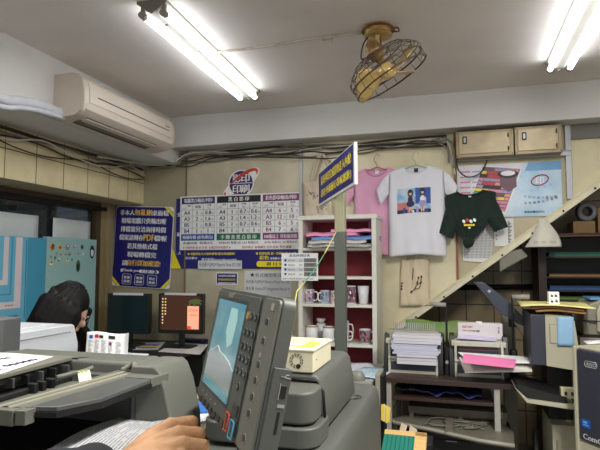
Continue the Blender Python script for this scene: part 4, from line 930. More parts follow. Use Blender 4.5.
ST = [(52.5, 247, .034, (OR_, BR_, BK_), 1, 'brown and orange round sticker, leftmost of the top row'), (60, 247, .028, (YL_, BR_, OR_), 1, 'yellow-brown round sticker, second in the top row'), (67.5, 247, .028, (GR_, PK_, WH_), 1, 'grey and pink sticker, third in the top row'), (75, 246.5, .024, (PK_, OR_, WH_), .5, 'flat orange-pink sticker, fourth in the top row'), (82, 247, .022, (GR_, BK_, BR_), 1.2, 'dark grey sticker, fifth in the top row'),
      (57, 254, .014, (GN_, WH_, BR_), 1, 'tiny green sticker, first in the second row'), (61, 254, .014, (OR_, GR_, WH_), 1.3, 'tiny grey-orange sticker, second in the second row'), (66, 254, .013, (OR_, BR_, WH_), 1, 'tiny orange sticker, third in the second row'), (69.5, 254, .014, (BK_, GR_, WH_), 1.2, 'tiny black sticker, fourth in the second row'), (74, 253.5, .012, (WH_, PK_, RD_), 1, 'tiny white and pink sticker, fifth in the second row'), (78.5, 253.5, .010, (PK_, RD_, WH_), 1, 'tiny red-pink sticker, sixth in the second row'), (83, 253.5, .014, (WH_, WH_, GN_), 1.3, 'tiny white sticker, last in the second row'),
      (51, 256.5, .014, (GR_, OR_, WH_), 1.3, 'small grey sticker, leftmost under the top row'), (55, 258, .012, (BK_, GR_, GN_), 1.2, 'small dark sticker, left of the yellow-green one'), (59, 260, .024, (YL_, GN_, WH_), .7, 'yellow-green sticker in the third row'), (67, 260, .022, (YL_, WH_, BK_), .9, 'cream sticker with dark dots in the third row'), (72, 260, .012, (GN_, GR_, BK_), .8, 'small green-grey sticker, last in the third row'), (51, 263.5, .026, (YL_, WH_, BK_), .85, 'cream round sticker with a black dot, lowest at left'),
      (78, 266, .030, (GN_, BK_, RD_), 2.0, 'tall sticker of a small figure in green with red hair'), (92, 252, .036, (BK_, WH_, BK_), 1.9, 'large black and white sticker at the top right')]
for px, py, r_, cols, tall, lab in ST: sticker(px, py, r_ * .78, cols, lab + ' of the board' if 'board' not in lab else lab, tall)
# ================================================================ people
def apply_mesh(o, name, mats, parent):
    dg = bpy.context.evaluated_depsgraph_get(); dg.update(); me = bpy.data.meshes.new_from_object(o.evaluated_get(dg))
    bpy.data.objects.remove(o); me.materials.clear()
    for m in (mats if isinstance(mats, list) else [mats]): me.materials.append(m)
    me.polygons.foreach_set('use_smooth', [True] * len(me.polygons)); me.polygons.foreach_set('material_index', [0] * len(me.polygons))
    n = bpy.data.objects.new(name, me); COL.objects.link(n)
    if parent: n.parent = parent
    return n
def blob(name, chains, balls, m, parent, vox=.01, smooth=8, origin=None):
    """one continuous skin fused from tapering limbs; chains = [[(p, r), ...]]"""
    mb = MB()
    for ch in chains:
        P = [Vector(p) for p, r in ch]; Rr = [r for p, r in ch]
        for i in range(len(P) - 1):
            a, b = P[i], P[i + 1]; n = 5
            for k in range(n):
                q0 = a.lerp(b, k / n); q1 = a.lerp(b, (k + 1) / n); r0 = Rr[i] + (Rr[i + 1] - Rr[i]) * k / n; r1 = Rr[i] + (Rr[i + 1] - Rr[i]) * (k + 1) / n
                mb.tube([q0, q1], 1, 16, rr=[r0, r1])
        for p, r in zip(P, Rr): mb.add(*sph(p, (r, r, r)))
    for p, rv, *rot in balls: mb.add(*sph(p, rv, rot[0] if rot else None))
    o = mb.build('tmp', m); r_ = o.modifiers.new('r', 'REMESH'); r_.mode = 'VOXEL'; r_.voxel_size = vox
    s_ = o.modifiers.new('s', 'SMOOTH'); s_.factor = .5; s_.iterations = smooth
    return apply_mesh(o, name, m, parent)
def sph(c, rv, rot=None, n=14):
    c = Vector(c); vs = []; fs = []
    for j in range(n + 1):
        for i in range(n * 2):
            t = pi * j / n; a = pi * i / n; v = Vector((rv[0] * math.sin(t) * math.cos(a), rv[1] * math.sin(t) * math.sin(a), rv[2] * math.cos(t)))
            if rot: v = rot @ v
            vs.append(c + v)
    for j in range(n):
        for i in range(n * 2): a = j * 2 * n + i; b = j * 2 * n + (i + 1) % (2 * n); fs.append((a, b, b + 2 * n, a + 2 * n))
    return vs, fs
M_skin = mat('skin', (204, 154, 110), .55, var=.12, scale=22, bump=.25, bscale=90); M_skin2 = mat('fair_skin', (214, 170, 144), .5, var=.04)
M_hair = mat('black_hair', (16, 14, 15), .7, spec=.25, var=.2, stretch=(30, 30, 1), scale=6); M_jacket = mat('dark_jacket', (26, 27, 32), .85, var=.2, scale=14, bump=.3, bscale=30)
# ---- the person reaching in from the left: only forearm and hand are in the photo
base = Vector((-.80, .30, 0)); pr_ = empty('person', base, 'person out of frame at left whose dark-sleeved arm and bare hand hold the copied sheets', 'person')
L_ = lambda v: Vector(v) - base
W = PD(116, 471, .85); El = PD(-80, 500, .76); Sh = Vector((-.62, .22, 1.38))
K = [PD(171, 425, .925), PD(179, 433, .895), PD(183, 444, .868), PD(182, 458, .842)]           # index (far) .. little (near)
P1 = [PD(192, 422, .935), PD(199, 434, .905), PD(203, 446, .875), PD(199, 459, .845)]
P2 = [p + Vector((-.004, -.004, -.026)) for p in P1]; P3 = [p + (k - p) * .22 + Vector((0, 0, -.020)) for p, k in zip(P2, K)]
rs = [(.0150, .0118, .0100, .0086), (.0155, .0122, .0102, .0088), (.0150, .0115, .0098, .0084), (.0135, .0102, .0088, .0076)]
ch = [[(L_(El), .040), (L_(El.lerp(W, .6)), .034), (L_(W + Vector((-.0, -.0, -.004))), .027)]]
W2 = [W.lerp(K[0], .15) + Vector((0, .012, 0)), W.lerp(K[1], .12), W.lerp(K[2], .12), W.lerp(K[3], .15) - Vector((0, .010, 0))]
for k in range(4):
    mid = W2[k].lerp(K[k], .55) + Vector((0, 0, .003))
    ch.append([(L_(W2[k]), .022), (L_(mid), .0195), (L_(K[k] + Vector((0, 0, -.003))), rs[k][0]), (L_(P1[k]), rs[k][1])])
    ch.append([(L_(P1[k]), rs[k][1]), (L_(P2[k]), rs[k][2]), (L_(P3[k]), rs[k][3])])
# web between metacarpals
for k in range(3): ch.append([(L_(K[k].lerp(K[k + 1], .5).lerp(W, .18) + Vector((0, 0, -.006))), .013), (L_(W2[k].lerp(W2[k + 1], .5)), .021)])
T0 = W.lerp(K[0], .30) + Vector((0, .014, -.018)); T1 = W.lerp(K[0], .62) + Vector((.0, .018, -.040)); T2 = W.lerp(K[0], .92) + Vector((.008, .004, -.052))
ch.append([(L_(T0), .017), (L_(T1), .0135), (L_(T2), .0105)])
balls = [(L_(k_ + Vector((0, 0, .001))), (.0135, .012, .0125)) for k_ in K] + [(L_(p_), (.0115, .011, .0115)) for p_ in P1[:3]]
Rl = Vector((-.80, .24, 1.0))
# neck, head, legs keep the figure whole outside the frame
chb = [[(L_(Vector((-.80, .22, 1.30))), .06), (L_(Vector((-.80, .23, 1.52))), .055)], [(L_(Vector((-.71, .24, .92))), .085), (L_(Vector((-.70, .26, .48))), .06), (L_(Vector((-.70, .24, .08))), .042), (L_(Vector((-.70, .36, .04))), .036)],
       [(L_(Vector((-.89, .24, .92))), .085), (L_(Vector((-.90, .26, .48))), .06), (L_(Vector((-.90, .24, .08))), .042), (L_(Vector((-.90, .36, .04))), .036)]]
body = blob('body', ch, balls, M_skin, pr_, vox=.0032, smooth=3)
hb = [(L_(Vector((-.80, .26, 1.63))), (.075, .095, .115)), (L_(Vector((-.80, .35, 1.62))), (.012, .02, .022)), (L_(Vector((-.80, .33, 1.565))), (.028, .02, .01)), (L_(Vector((-.875, .26, 1.62))), (.01, .02, .03)), (L_(Vector((-.725, .26, 1.62))), (.01, .02, .03))]
blob('head', chb[:1], hb, M_skin, pr_, vox=.009, smooth=4)
blob('hair', [], [(L_(Vector((-.80, .235, 1.67))), (.086, .10, .105))], M_hair, pr_, vox=.01, smooth=3)
blob('trousers', chb[1:], [(L_(Vector((-.80, .22, .95))), (.17, .11, .12))], mat('dark_trousers', (34, 36, 44), .9), pr_, vox=.014, smooth=6)
Cf = El.lerp(W, .90)
jk = [[(L_(Vector((-.80, .22, .98))), .14), (L_(Vector((-.80, .22, 1.22))), .15), (L_(Vector((-.80, .21, 1.38))), .11)], [(L_(Vector((-.80, .22, 1.36))), .10), (L_(Sh), .075), (L_(Sh.lerp(El, .55)), .058), (L_(El), .052), (L_(El.lerp(W, .5)), .044), (L_(Cf), .036)],
      [(L_(Vector((-.80, .22, 1.36))), .10), (L_(Vector((-.98, .22, 1.36))), .075), (L_(Vector((-1.03, .26, 1.12))), .055), (L_(Vector((-1.0, .42, 1.05))), .045)]]
jb_ = [(L_(El.lerp(W, t)) + Vector((0, 0, .006)), (.042, .046, .043)) for t in (.15, .42, .66, .86)]
jo = blob('jacket_sleeve', jk, jb_, M_jacket, pr_, vox=.009, smooth=4)
# ---- seated woman by the display boards
hc = PD(66, 311, 2.6); g0 = Vector((hc.x - .04, hc.y, 0)); wm = empty('person', g0, 'seated person with long black hair bowing her head beside the stickered pale teal board', 'person')
G = lambda x, y, z: Vector((x, y, z))
fz = hc.z
# local frame: faces +x (a little away from the viewer), head bowed
faceR = Matrix.Rotation(.25, 3, 'Z') @ Matrix.Rotation(math.radians(32), 3, 'Y')
Hc = G(.05, 0, fz)
def hp(x, y, z): return Hc + faceR @ Vector((x, y, z))
sk = [[(G(-.06, 0, fz - .22), .055), (hp(-.03, 0, -.07), .05)]]
bl_ = [(Hc, (.092, .072, .108), faceR), (hp(.03, 0, -.055), (.06, .052, .06), faceR), (hp(.098, 0, -.015), (.017, .012, .02), faceR), (hp(.088, 0, .0), (.012, .009, .03), faceR), (hp(.088, 0, -.052), (.012, .022, .008), faceR), (hp(.082, 0, -.088), (.018, .022, .016), faceR), (hp(0, .072, -.01), (.02, .008, .03), faceR), (hp(0, -.072, -.01), (.02, .008, .03), faceR)]
hands = [[(G(.12, s * .20, .98), .032), (G(.36, s * .12, .86), .024), (G(.42, s * .10, .852), .024), (G(.47, s * .09, .85), .018)] for s in (-1, 1)]
for s in (-1, 1):
    for k in range(4): hands.append([(G(.46, s * (.07 + .016 * k), .85), .010), (G(.51 - .004 * abs(k - 1), s * (.07 + .018 * k), .845), .008), (G(.54 - .006 * abs(k - 1), s * (.07 + .018 * k), .838), .007)])
    hands.append([(G(.42, s * .08, .85), .011), (G(.46, s * .05, .845), .009), (G(.48, s * .045, .84), .008)])
blob('body', sk + hands + [[(G(-.06, 0, fz - .22), .06), (G(-.05, 0, .95), .10), (G(-.05, 0, .6), .11)]], bl_, M_skin2, wm, vox=.008, smooth=2)
eyes = MB()
for s in (-1, 1): eyes.add(*sph(hp(.080, s * .032, .012), (.009, .012, .009)))
eyes.build('eyes', mat('eye_dark', (30, 24, 24), .3), wm)
gl = MB()
for s in (-1, 1): gl.tube([hp(.094, s * .034 + .024 * math.cos(t), .008 + .019 * math.sin(t)) for t in [2 * pi * i / 14 for i in range(14)]], .002, 5, closed=True)
gl.tube([hp(.094, -.01, .01), hp(.098, 0, .012), hp(.094, .01, .01)], .002, 5)
for s in (-1, 1): gl.tube([hp(.094, s * .058, .01), hp(.03, s * .078, .006)], .002, 5)
gl.build('glasses', mat('glasses_frame', (170, 170, 176), .25, metal=.6), wm)
hh = MB()
hcap = [[(hp(-.02, 0, .02), .01), (hp(-.02, 0, .03), .01)]]
hb2 = [(hp(-.022, 0, .028), (.104, .094, .112), faceR), (hp(-.055, 0, -.04), (.085, .09, .12), faceR)]
strands = []
for s in (-1, 1):
    for k in range(6):
        a = .9 + .28 * k; x0 = .06 - .03 * k
        strands.append([(hp(x0, s * .078, .03), .022), (hp(x0 + .012, s * .092, -.06), .024), (G(.13 - .035 * k, s * (.10), fz - .16), .022), (G(.15 - .045 * k, s * .10, fz - .26), .014)])
strands += [[(hp(-.10, s * .04, .0), .04), (G(-.12, s * .06, fz - .12), .045), (G(-.15, s * .07, fz - .26), .04), (G(-.15, s * .06, fz - .36), .02)] for s in (-1, 0, 1)]
strands += [[(hp(.05, -.06, .07), .018), (hp(.088, -.062, .02), .014), (hp(.09, -.072, -.05), .016), (G(.17, -.08, fz - .16), .018), (G(.19, -.08, fz - .27), .010)]]
blob('hair', strands, hb2, M_hair, wm, vox=.008, smooth=3)
hs = MB(); rd = random.Random(12)
for k in range(150):
    a = rd.uniform(-pi, pi); s0 = rd.uniform(.1, .6)
    top = hp(-.022 + .104 * math.sin(s0) * math.cos(a) * 1.03, .094 * math.sin(s0) * math.sin(a) * 1.03, .028 + .112 * math.cos(s0) * 1.03)
    mid = hp(-.022 + .104 * 1.04 * math.cos(a) * .96, .094 * 1.04 * math.sin(a), .03)
    if math.cos(a) > .55: continue
    sd_ = 1 if math.sin(a) > 0 else -1
    low = G(-.04 + .07 * math.cos(a) + rd.uniform(-.03, .05), .10 * math.sin(a) + .02 * sd_ + rd.uniform(-.01, .01), fz - .14); end = low + G(rd.uniform(-.02, .02), rd.uniform(-.015, .015), -rd.uniform(.08, .18))
    hs.tube(wavy([top, top.lerp(mid, .5) + (top.lerp(mid, .5) - hp(-.022, 0, .028)) * .06, mid, low, end], 4), .0035, 4)
hs.build('hair_strands', mat('hair_strand_black', (30, 27, 28), .5, spec=.4), wm)
blob('blouse', [[(G(-.10, 0, fz - .25), .075), (G(-.06, 0, .95), .125), (G(-.05, 0, .62), .135)]] + [[(G(-.10, s * .06, fz - .24), .07), (G(-.06, s * .165, fz - .28), .062), (G(.10, s * .215, .98), .045), (G(.22, s * .17, .93), .040)] for s in (-1, 1)], [], mat('cream_blouse', (206, 198, 170), .85, var=.05, bump=.2), wm, vox=.011, smooth=5)
blob('trousers', [[(G(-.06, s * .08, .55), .10), (G(.34, s * .10, .52), .075), (G(.36, s * .10, .12), .05), (G(.44, s * .10, .05), .04)] for s in (-1, 1)], [], mat('navy_trousers', (30, 34, 50), .9), wm, vox=.014, smooth=4)
stl = empty('stool', (g0.x - .04, g0.y, 0), 'round stool under the seated person', 'stool')
MB().lathe([(0, .41), (.17, .41), (.18, .425), (.17, .445), (0, .45)], 24).build('seat', M_black, stl); MB().cyl((0, 0, .03), (0, 0, .41), .025).build('column', M_leg, stl)
for k in range(5): MB().cyl((0, 0, .05), (.2 * math.cos(k * 1.257), .2 * math.sin(k * 1.257), .03), .014, 8).build('leg', M_leg, stl)
sd = empty('work_table', (g0.x + .42, g0.y, 0), 'small work table in front of the seated person', 'table')
MB().box(-.22, .22, -.10, .32, .80, .82).build('tabletop', M_desk, sd)
for x in (-.2, .2):
    for y in (-.08, .3): MB().cyl((x, y, 0), (x, y, .80), .014, 10).build('leg', M_leg, sd)
# ================================================================ white printer in front of her, magazine
M_wp = mat('white_plastic', (214, 218, 222), .4, var=.02)
wp = empty('white_printer', (-1.545, 1.40, 0), 'plain white printer standing behind the grey document feeder, below the seated person', 'printer')
MB().prism([(.0, .0), (.0, 1.19), (.01, 1.2), (.46, 1.2), (.475, 1.195), (.50, 1.12), (.505, .02)], -.55, 0, 0).build('body', M_wp, wp, bevel=.006)
MB().box(-.003, .0025, .0, .45, 1.168, 1.172).build('seam', mat('seam_grey', (150, 154, 158), .5), wp)
MB().box(-.50, -.05, .02, .42, 1.2, 1.206).build('lid', M_wp, wp, bevel=.002)
a = PD(84, 354, 2.1); b = PD(123, 357, 2.1); zt = PD(105, 333, 2.1).z; zb = PD(105, 357, 2.1).z
st_ = empty('paper_stand', ((a.x + b.x) / 2, (a.y + b.y) / 2, 0), 'slim grey stand behind the document feeder holding a printed brochure', 'stand')
MB().box(-.13, .13, -.03, .12, zb - .12, zb).build('tray', M_wp, st_, bevel=.003); MB().box(-.05, .05, .0, .08, .03, zb - .12).build('column', M_leg, st_); MB().box(-.14, .14, -.08, .16, 0, .03).build('base', M_leg, st_)
xd = (b - a).normalized(); br_ = empty('brochure', (a.x, a.y, zb), 'white brochure with small red and black pictures, standing curled behind the feeder', 'brochure'); br_.matrix_world = basis(Vector((a.x, a.y, zb)), Vector((xd.x, xd.y, 0)).normalized(), Vector((-xd.y, xd.x, 0)).normalized(), Vector((0, 0, 1)))
w = (b - a).length; h = zt - zb
def bro(u, v, o=0): return Vector((w * u, .03 * (u - .5) ** 2 * 4 * .5 - o + .01 * v, h * v * (1 - .03 * math.sin(u * 3)) + .006 * math.sin(u * 5)))
MB().grid(lambda u, v: bro(u, v), 16, 8).build('sheet', WHITE, br_, solid=.002)
MB().grid(lambda u, v: bro(u * .06 + .95, v, -.012 * u) + Vector((.004, .01 * u, 0)), 3, 6).build('back_page', PALE, br_)
g = MB(); rd = random.Random(3)
for (u0, u1, v0, v1, m_) in [(.08, .18, .72, .86, 6), (.24, .34, .74, .88, 8), (.36, .46, .74, .86, 7), (.60, .76, .76, .90, 7), (.62, .68, .5, .62, 5)]:
    g.grid(lambda u, v: bro(u0 + (u1 - u0) * u, v0 + (v1 - v0) * v, .0018), 3, 2, m_)
for c_ in range(5):
    for r_ in range(12):
        u0 = .06 + .18 * c_; u1 = u0 + rd.uniform(.06, .14); v0 = .06 + .052 * r_; g.grid(lambda u, v: bro(u0 + (u1 - u0) * u, v0 + .016 * v, .0016), 2, 1, 9)
g.build('printing', SM, br_)
# ================================================================ left copier with document feeder
M_cg = mat('copier_grey', (98, 100, 91), .5, var=.03, scale=4, bump=.05, bscale=200); M_cg2 = mat('copier_grey_light', (118, 116, 104), .45, var=.03); M_cdk = mat('copier_dark', (66, 68, 66), .45, var=.06); M_cblk = mat('copier_black', (22, 22, 22), .5)
M_cg3 = mat('copier_grey_dark', (84, 86, 80), .5, var=.03, bump=.05, bscale=200)
cp = empty('feeder_copier', (-.95, 1.05, 0), 'grey copier with its document feeder open, papers on top and below, at lower left', 'copier')
c0 = Vector((-.95, 1.05, 0))
def cbox(nm, x0, x1, y0, y1, z0, z1, m, bev=.004, par=None): return MB().box(x0 - c0.x, x1 - c0.x, y0 - c0.y, y1 - c0.y, z0, z1).build(nm, m, par or cp, bevel=bev)
cbox('cabinet', -1.28, -.66, .72, 1.29, .04, 1.04, M_cg)
cbox('back_hood', -1.24, -.781, 1.19, 1.30, 1.04, 1.2, M_cg, .012)
tw = MB().prism([(-.78 - c0.x, 1.2), (-.715 - c0.x, 1.2), (-.702 - c0.x, 1.19), (-.684 - c0.x, 1.15), (-.662 - c0.x, 1.06), (-.655 - c0.x, .9), (-.65 - c0.x, .04), (-.78 - c0.x, .04)], 1.15 - c0.y, 1.30 - c0.y, 1); tw.build('right_tower', M_cg, cp, bevel=.006)
cbox('tower_seam', -.765, -.762, 1.1485, 1.150, 1.04, 1.17, M_cdk, 0)
cbox('cavity_back', -1.26, -.78, 1.16, 1.19, 1.04, 1.17, M_cg3, 0)
cbox('left_wall', -1.30, -1.24, .78, 1.30, 1.04, 1.19, M_cg)
# arm over the output tray
def quadplate(nm, P, z0, z1, m, bev=.002): return MB().prism([(x - c0.x, y - c0.y) for x, y in P], z0, z1, 2).build(nm, m, cp, bevel=bev)
quadplate('arm_plate', [(-.865, .815), (-.775, .835), (-.745, 1.165), (-.845, 1.20)], 1.162, 1.178, M_cg)
quadplate('arm_strip', [(-.845, .817), (-.841, .818), (-.809, 1.19), (-.813, 1.19)], 1.178, 1.181, mat('cream_edge', (166, 160, 140), .4), 0)
quadplate('arm_strip', [(-.822, .820), (-.818, .821), (-.783, 1.18), (-.787, 1.18)], 1.178, 1.181, mat('cream_edge', (166, 160, 140), .4), 0)
quadplate('smoked_panel', [(-.785, .838), (-.735, .850), (-.697, .93), (-.697, 1.11), (-.77, 1.11)], 1.170, 1.180, mat('smoked_grey', (84, 86, 84), .3), .002)
quadplate('arm_end', [(-.77, 1.112), (-.697, 1.112), (-.69, 1.18), (-.80, 1.20)], 1.160, 1.182, M_cg)
quadplate('panel_lip', [(-.785, .835), (-.732, .846), (-.693, .928), (-.693, 1.11), (-.700, 1.11), (-.702, .935), (-.738, .856), (-.785, .845)], 1.160, 1.170, M_cblk, 0)
quadplate('front_cap', [(-1.10, .80), (-.80, .81), (-.80, .835), (-1.10, .83)], 1.148, 1.178, M_cg)
quadplate('front_cap', [(-.796, .812), (-.776, .816), (-.776, .84), (-.796, .838)], 1.150, 1.178, M_cg)
# interior slope and ribs between tray and arm
inn = MB().add([(-1.06 - c0.x, .83 - c0.y, 1.145), (-.86 - c0.x, .83 - c0.y, 1.155), (-.835 - c0.x, 1.19 - c0.y, 1.155), (-1.06 - c0.x, 1.19 - c0.y, 1.145)], [(0, 1, 2, 3)]); inn.build('inner_slope', M_cg, cp, solid=.004)
for k in range(7):
    y = .90 + .042 * k; cbox('roller_rib', -1.0, -.978 + .002 * k, y, y + .007, 1.168, 1.190, M_cblk if k % 2 else M_cdk, .001)
for y in (1.02, 1.045, 1.075): cbox('feed_roller', -.968, -.945, y, y + .012, 1.15, 1.173, M_cblk, .003)
cbox('inner_rail', -.985, -.96, .86, 1.18, 1.15, 1.162, M_cblk, .003)
fl = MB().tube(wavy([(-.93 - c0.x, 1.07 - c0.y, 1.178), (-.915 - c0.x, 1.10 - c0.y, 1.181), (-.895 - c0.x, 1.12 - c0.y, 1.185), (-.885 - c0.x, 1.145 - c0.y, 1.19)], 5), .006, 8); fl.build('feeder_flap', M_cg, cp)
hk = MB().tube(wavy([(-.82 - c0.x, 1.17 - c0.y, 1.182), (-.80 - c0.x, 1.185 - c0.y, 1.195), (-.785 - c0.x, 1.175 - c0.y, 1.197), (-.78 - c0.x, 1.16 - c0.y, 1.18)], 5), .006, 8); hk.build('hinge', M_cg2, cp)
# raised input tray
tr_ = [(-1.28, .80), (-.975, .80), (-.99, 1.205), (-1.28, 1.205)]
quadplate('input_tray', tr_, 1.193, 1.204, M_cg2, .003)
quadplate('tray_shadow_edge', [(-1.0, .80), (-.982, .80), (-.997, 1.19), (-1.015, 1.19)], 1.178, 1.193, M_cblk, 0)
quadplate('tray_hinge_pin', [(-.995, 1.195), (-.975, 1.195), (-.955, 1.222), (-.965, 1.225)], 1.19, 1.2, M_cblk, 0)
quadplate('lower_tray', [(-1.24, .74), (-.70, .74), (-.66, 1.16), (-1.24, 1.16)], 1.04, 1.056, M_cblk, .002)
# yellow-green care label on the slope
lb = [(-.893, 1.055), (-.857, 1.062), (-.853, 1.105), (-.892, 1.10)]
p0, p1, p2, p3 = PZ(77.5, 372, 1.196), PZ(89.5, 370, 1.196), PZ(91.5, 379.5, 1.178), PZ(79, 382.5, 1.178)
o = MB().add([tuple(q - p0) for q in (p0, p1, p2, p3)], [(0, 1, 2, 3)]).build('care_label', [mat('label_cream', (226, 224, 190), .5)], solid=.001); o.location = p0; tag(o, 'small cream and lime label inside the open document feeder', 'label')
e_ = MB()
for u in (.12, .45, .8): e_.box((p1.x - p0.x) * u, (p1.x - p0.x) * u + .006, (p1.y - p0.y) * u - .008, (p1.y - p0.y) * u, .001, .0016)
e_.build('lime_marks', mat('lime', (190, 206, 90), .5), o)
# original on the tray
def qsheet(name, pts, z, m, label, cat='paper', th=.0015, prn=None, grp=None):
    P = [PZ(x, y, z) for x, y in pts]; o = MB().prism([(p.x - P[0].x, p.y - P[0].y) for p in P], 0, th, 2).build(name, m); o.location = (P[0].x, P[0].y, z)
    if prn: prn(o, P)
    return tag(o, label, cat, grp)
def prn1(o, P):
    g = MB()
    for (x0, y0, x1, y1, wd) in [(-12, 361.3, 11, 358.2, .026), (4, 367.2, 37, 359.6, .026), (-14, 367, 5, 365.5, .012), (-20, 372, 10, 369.5, .012)]:
        a = PZ(x0, y0, 1.205) - P[0]; b = PZ(x1, y1, 1.205) - P[0]
        n_ = 14
        for k in range(n_):
            q = a.lerp(b, k / n_); q2 = a.lerp(b, (k + .72) / n_); pv = Vector((-(b - a).y, (b - a).x, 0)).normalized() * (wd * .5 * (.7 + .3 * math.sin(k * 2.3))); g.add([(q.x - pv.x, q.y - pv.y, .0021), (q2.x - pv.x, q2.y - pv.y, .0021), (q2.x + pv.x, q2.y + pv.y, .0021), (q.x + pv.x, q.y + pv.y, .0021)], [(0, 1, 2, 3)])
    g.build('printing', mat('print_violet_ink', (52, 44, 84), .5), o)
qsheet('original_sheet', [(-40, 353), (10, 353.5), (53, 357), (-5, 376), (-60, 378)], 1.205, WHITE, 'white original with dark violet printing lying on the feeder tray', prn=prn1)
# output sheets: long curled print in the lower tray
def outp(name, off, label, m):
    pts = [PZ(x, y, 1.085) for x, y in ((30, 452), (118, 411), (180, 417), (150, 462))]; o = pts[0]
    def q(u, v):
        p = pts[0].lerp(pts[3], u).lerp(pts[1].lerp(pts[2], u), v) - o
        return Vector((p.x + off, p.y, .012 * math.sin(pi * v) + .018 * max(0, u - .55) * 2 * v + off * .3))
    ob = MB().grid(q, 20, 20).build(name, m, solid=.0008); ob.location = (o.x, o.y, 1.062 if off < 0 else 1.067); tag(ob, label, 'paper')
    return ob, q
outp('output_sheet', -.014, 'lower white sheet in the output tray, showing left of the top print', WHITE)
ob, q = outp('output_sheet', .004, 'white printed sheet with fine dense columns under the bare hand', WHITE)
g = MB(); rd = random.Random(9)
for k in range(24):
    u0 = .05 + k * .037; v = .08
    while v < .95:
        v2 = v + rd.uniform(.04, .12)
        if rd.random() < .85:
            def w_(a, b): p = q(u0 + .012 * a, min(v2, .96) * b + v * (1 - b)); return p + Vector((0, 0, .0022))
            g.grid(w_, 1, 3)
        v = v2 + .01
for k in range(26):
    u = .1 + k * .032; p = lambda a, b, u=u: q(u + .014 * a, .04 + .028 * b) + Vector((0, 0, .0017)); g.grid(p, 1, 1, 1) if k % 4 else None
g.build('printing', [mat('pale_ink', (172, 174, 182), .6), INK], ob)
# grey cabinet edge at the far left
gb = empty('grey_console', (PY(6.5, 335, 1.33).x - .15, 1.33, 0), 'dark grey machine edge cut by the left side of the photo', 'machine'); MB().rbox(-.1, .15, -.02, .06, 0, PY(3, 318.5, 1.33).z, .01).build('casing', mat('slate_plastic', (96, 98, 98), .5), gb, bevel=.004)
# ================================================================ middle copier
mc = empty('panel_copier', (-.45, 1.4, 0), 'large grey copier at the bottom centre with a tilted control panel', 'copier'); m0 = Vector((-.45, 1.4, 0))
XR = -.281
pf = [(-.62, .05), (-.62, 1.0), (-.61, 1.01), (XR - .03, 1.02), (XR - .012, 1.015), (XR - .002, 1.0), (XR + .002, .97), (XR + .006, .90), (XR + .008, .05)]
MB().prism([(x - m0.x, z) for x, z in pf], .98 - m0.y, 1.93 - m0.y, 1).build('cabinet', M_cg3, mc, bevel=.02, seg=4)
MB().prism([(-.63 - m0.x, .0), (-.63 - m0.x, .10), (XR + .01 - m0.x, .10), (XR + .01 - m0.x, .04)], .97 - m0.y, 1.94 - m0.y, 1).build('plinth', M_cblk, mc)
# scanner lid block with rounded right side
lp = [(-.62, 1.03), (-.62, 1.165), (-.61, 1.172), (-.365, 1.172), (-.348, 1.168), (-.338, 1.155), (-.328, 1.10), (-.322, 1.045), (-.33, 1.03)]
MB().prism([(x - m0.x, z) for x, z in lp], 1.315 - m0.y, 1.70 - m0.y, 1).build('scanner_lid', M_cg3, mc, bevel=.012, seg=3)
# drum-like front block that bulges toward the panel
rb_ = MB().rbox(-.61 - m0.x, -.330 - m0.x, 1.205 - m0.y, 1.325 - m0.y, 1.074, 1.150, .04, 0, 2, seg=6); rb_.build('front_block', M_cg3, mc, bevel=.008, seg=3)
MB().rbox(-.615 - m0.x, -.318 - m0.x, 1.195 - m0.y, 1.36 - m0.y, 1.022, 1.070, .05, 0, 2, seg=6).build('lid_base', M_cg3, mc, bevel=.006)
MB().tube([(-.325 - m0.x, 1.305 - m0.y, 1.07), (-.33 - m0.x, 1.31 - m0.y, 1.13), (-.345 - m0.x, 1.312 - m0.y, 1.155), (-.42 - m0.x, 1.312 - m0.y, 1.157)], .004, 6).build('lid_cable', M_black, mc)
kp = PZ(357, 377, 1.03); MB().lathe([(0, .034), (.020, .030), (.028, .02), (.031, 0)], 20, 0, Matrix.Translation((kp.x - m0.x, kp.y - m0.y, 1.02))).build('dome_cap', M_cg, mc)
ap = PZ(352, 397, 1.021) - m0
MB().tube([(ap.x + .03 * math.cos(t), ap.y + .03 * math.sin(t), 1.0215) for t in [(-1.2 + 2.4 * i / 10) for i in range(11)]], .0009, 5).tube([(ap.x - .01 + .03 * math.cos(t), ap.y + .03 * math.sin(t), 1.0215) for t in [(-1.2 + 2.4 * i / 10) for i in range(11)]], .0009, 5).build('arc_groove', M_cblk, mc)
# ---- tilting control panel
wv = Vector((.622, -.783, 0)).normalized(); nv = Vector((-.783, -.622, 0)); tiltv = (Vector((0, 0, 1)) - nv * .21).normalized()
nn = wv.cross(tiltv); nn = nn if nn.dot(nv) > 0 else -nn
TL = PD(221, 287, 1.06)
Mp = basis(TL, wv, -nn, tiltv)      # x along the panel, -y out of its face, z up (origin top-left)
cpn = empty('control_panel_root', (0, 0, 0), 'x', 'x'); bpy.data.objects.remove(cpn)
Mloc = Matrix.Translation(-m0) @ Mp
PWd, PHt = .372, .219
def pan(mb, nm, mats, par=None, bev=0):
    if par: o = mb.build(nm, mats, par, bevel=bev); return o
    o = mb.build(nm, mats, mc, bevel=bev); o.matrix_local = Mloc; return o
case = MB().rbox(0, PWd, 0, .020, -PHt, 0, .014, 0, 1); case.rbox(.01, PWd - .008, .020, .024, -PHt + .01, -.006, .012, 0, 1)
cas = pan(case, 'control_panel', M_cg3, None, .004)
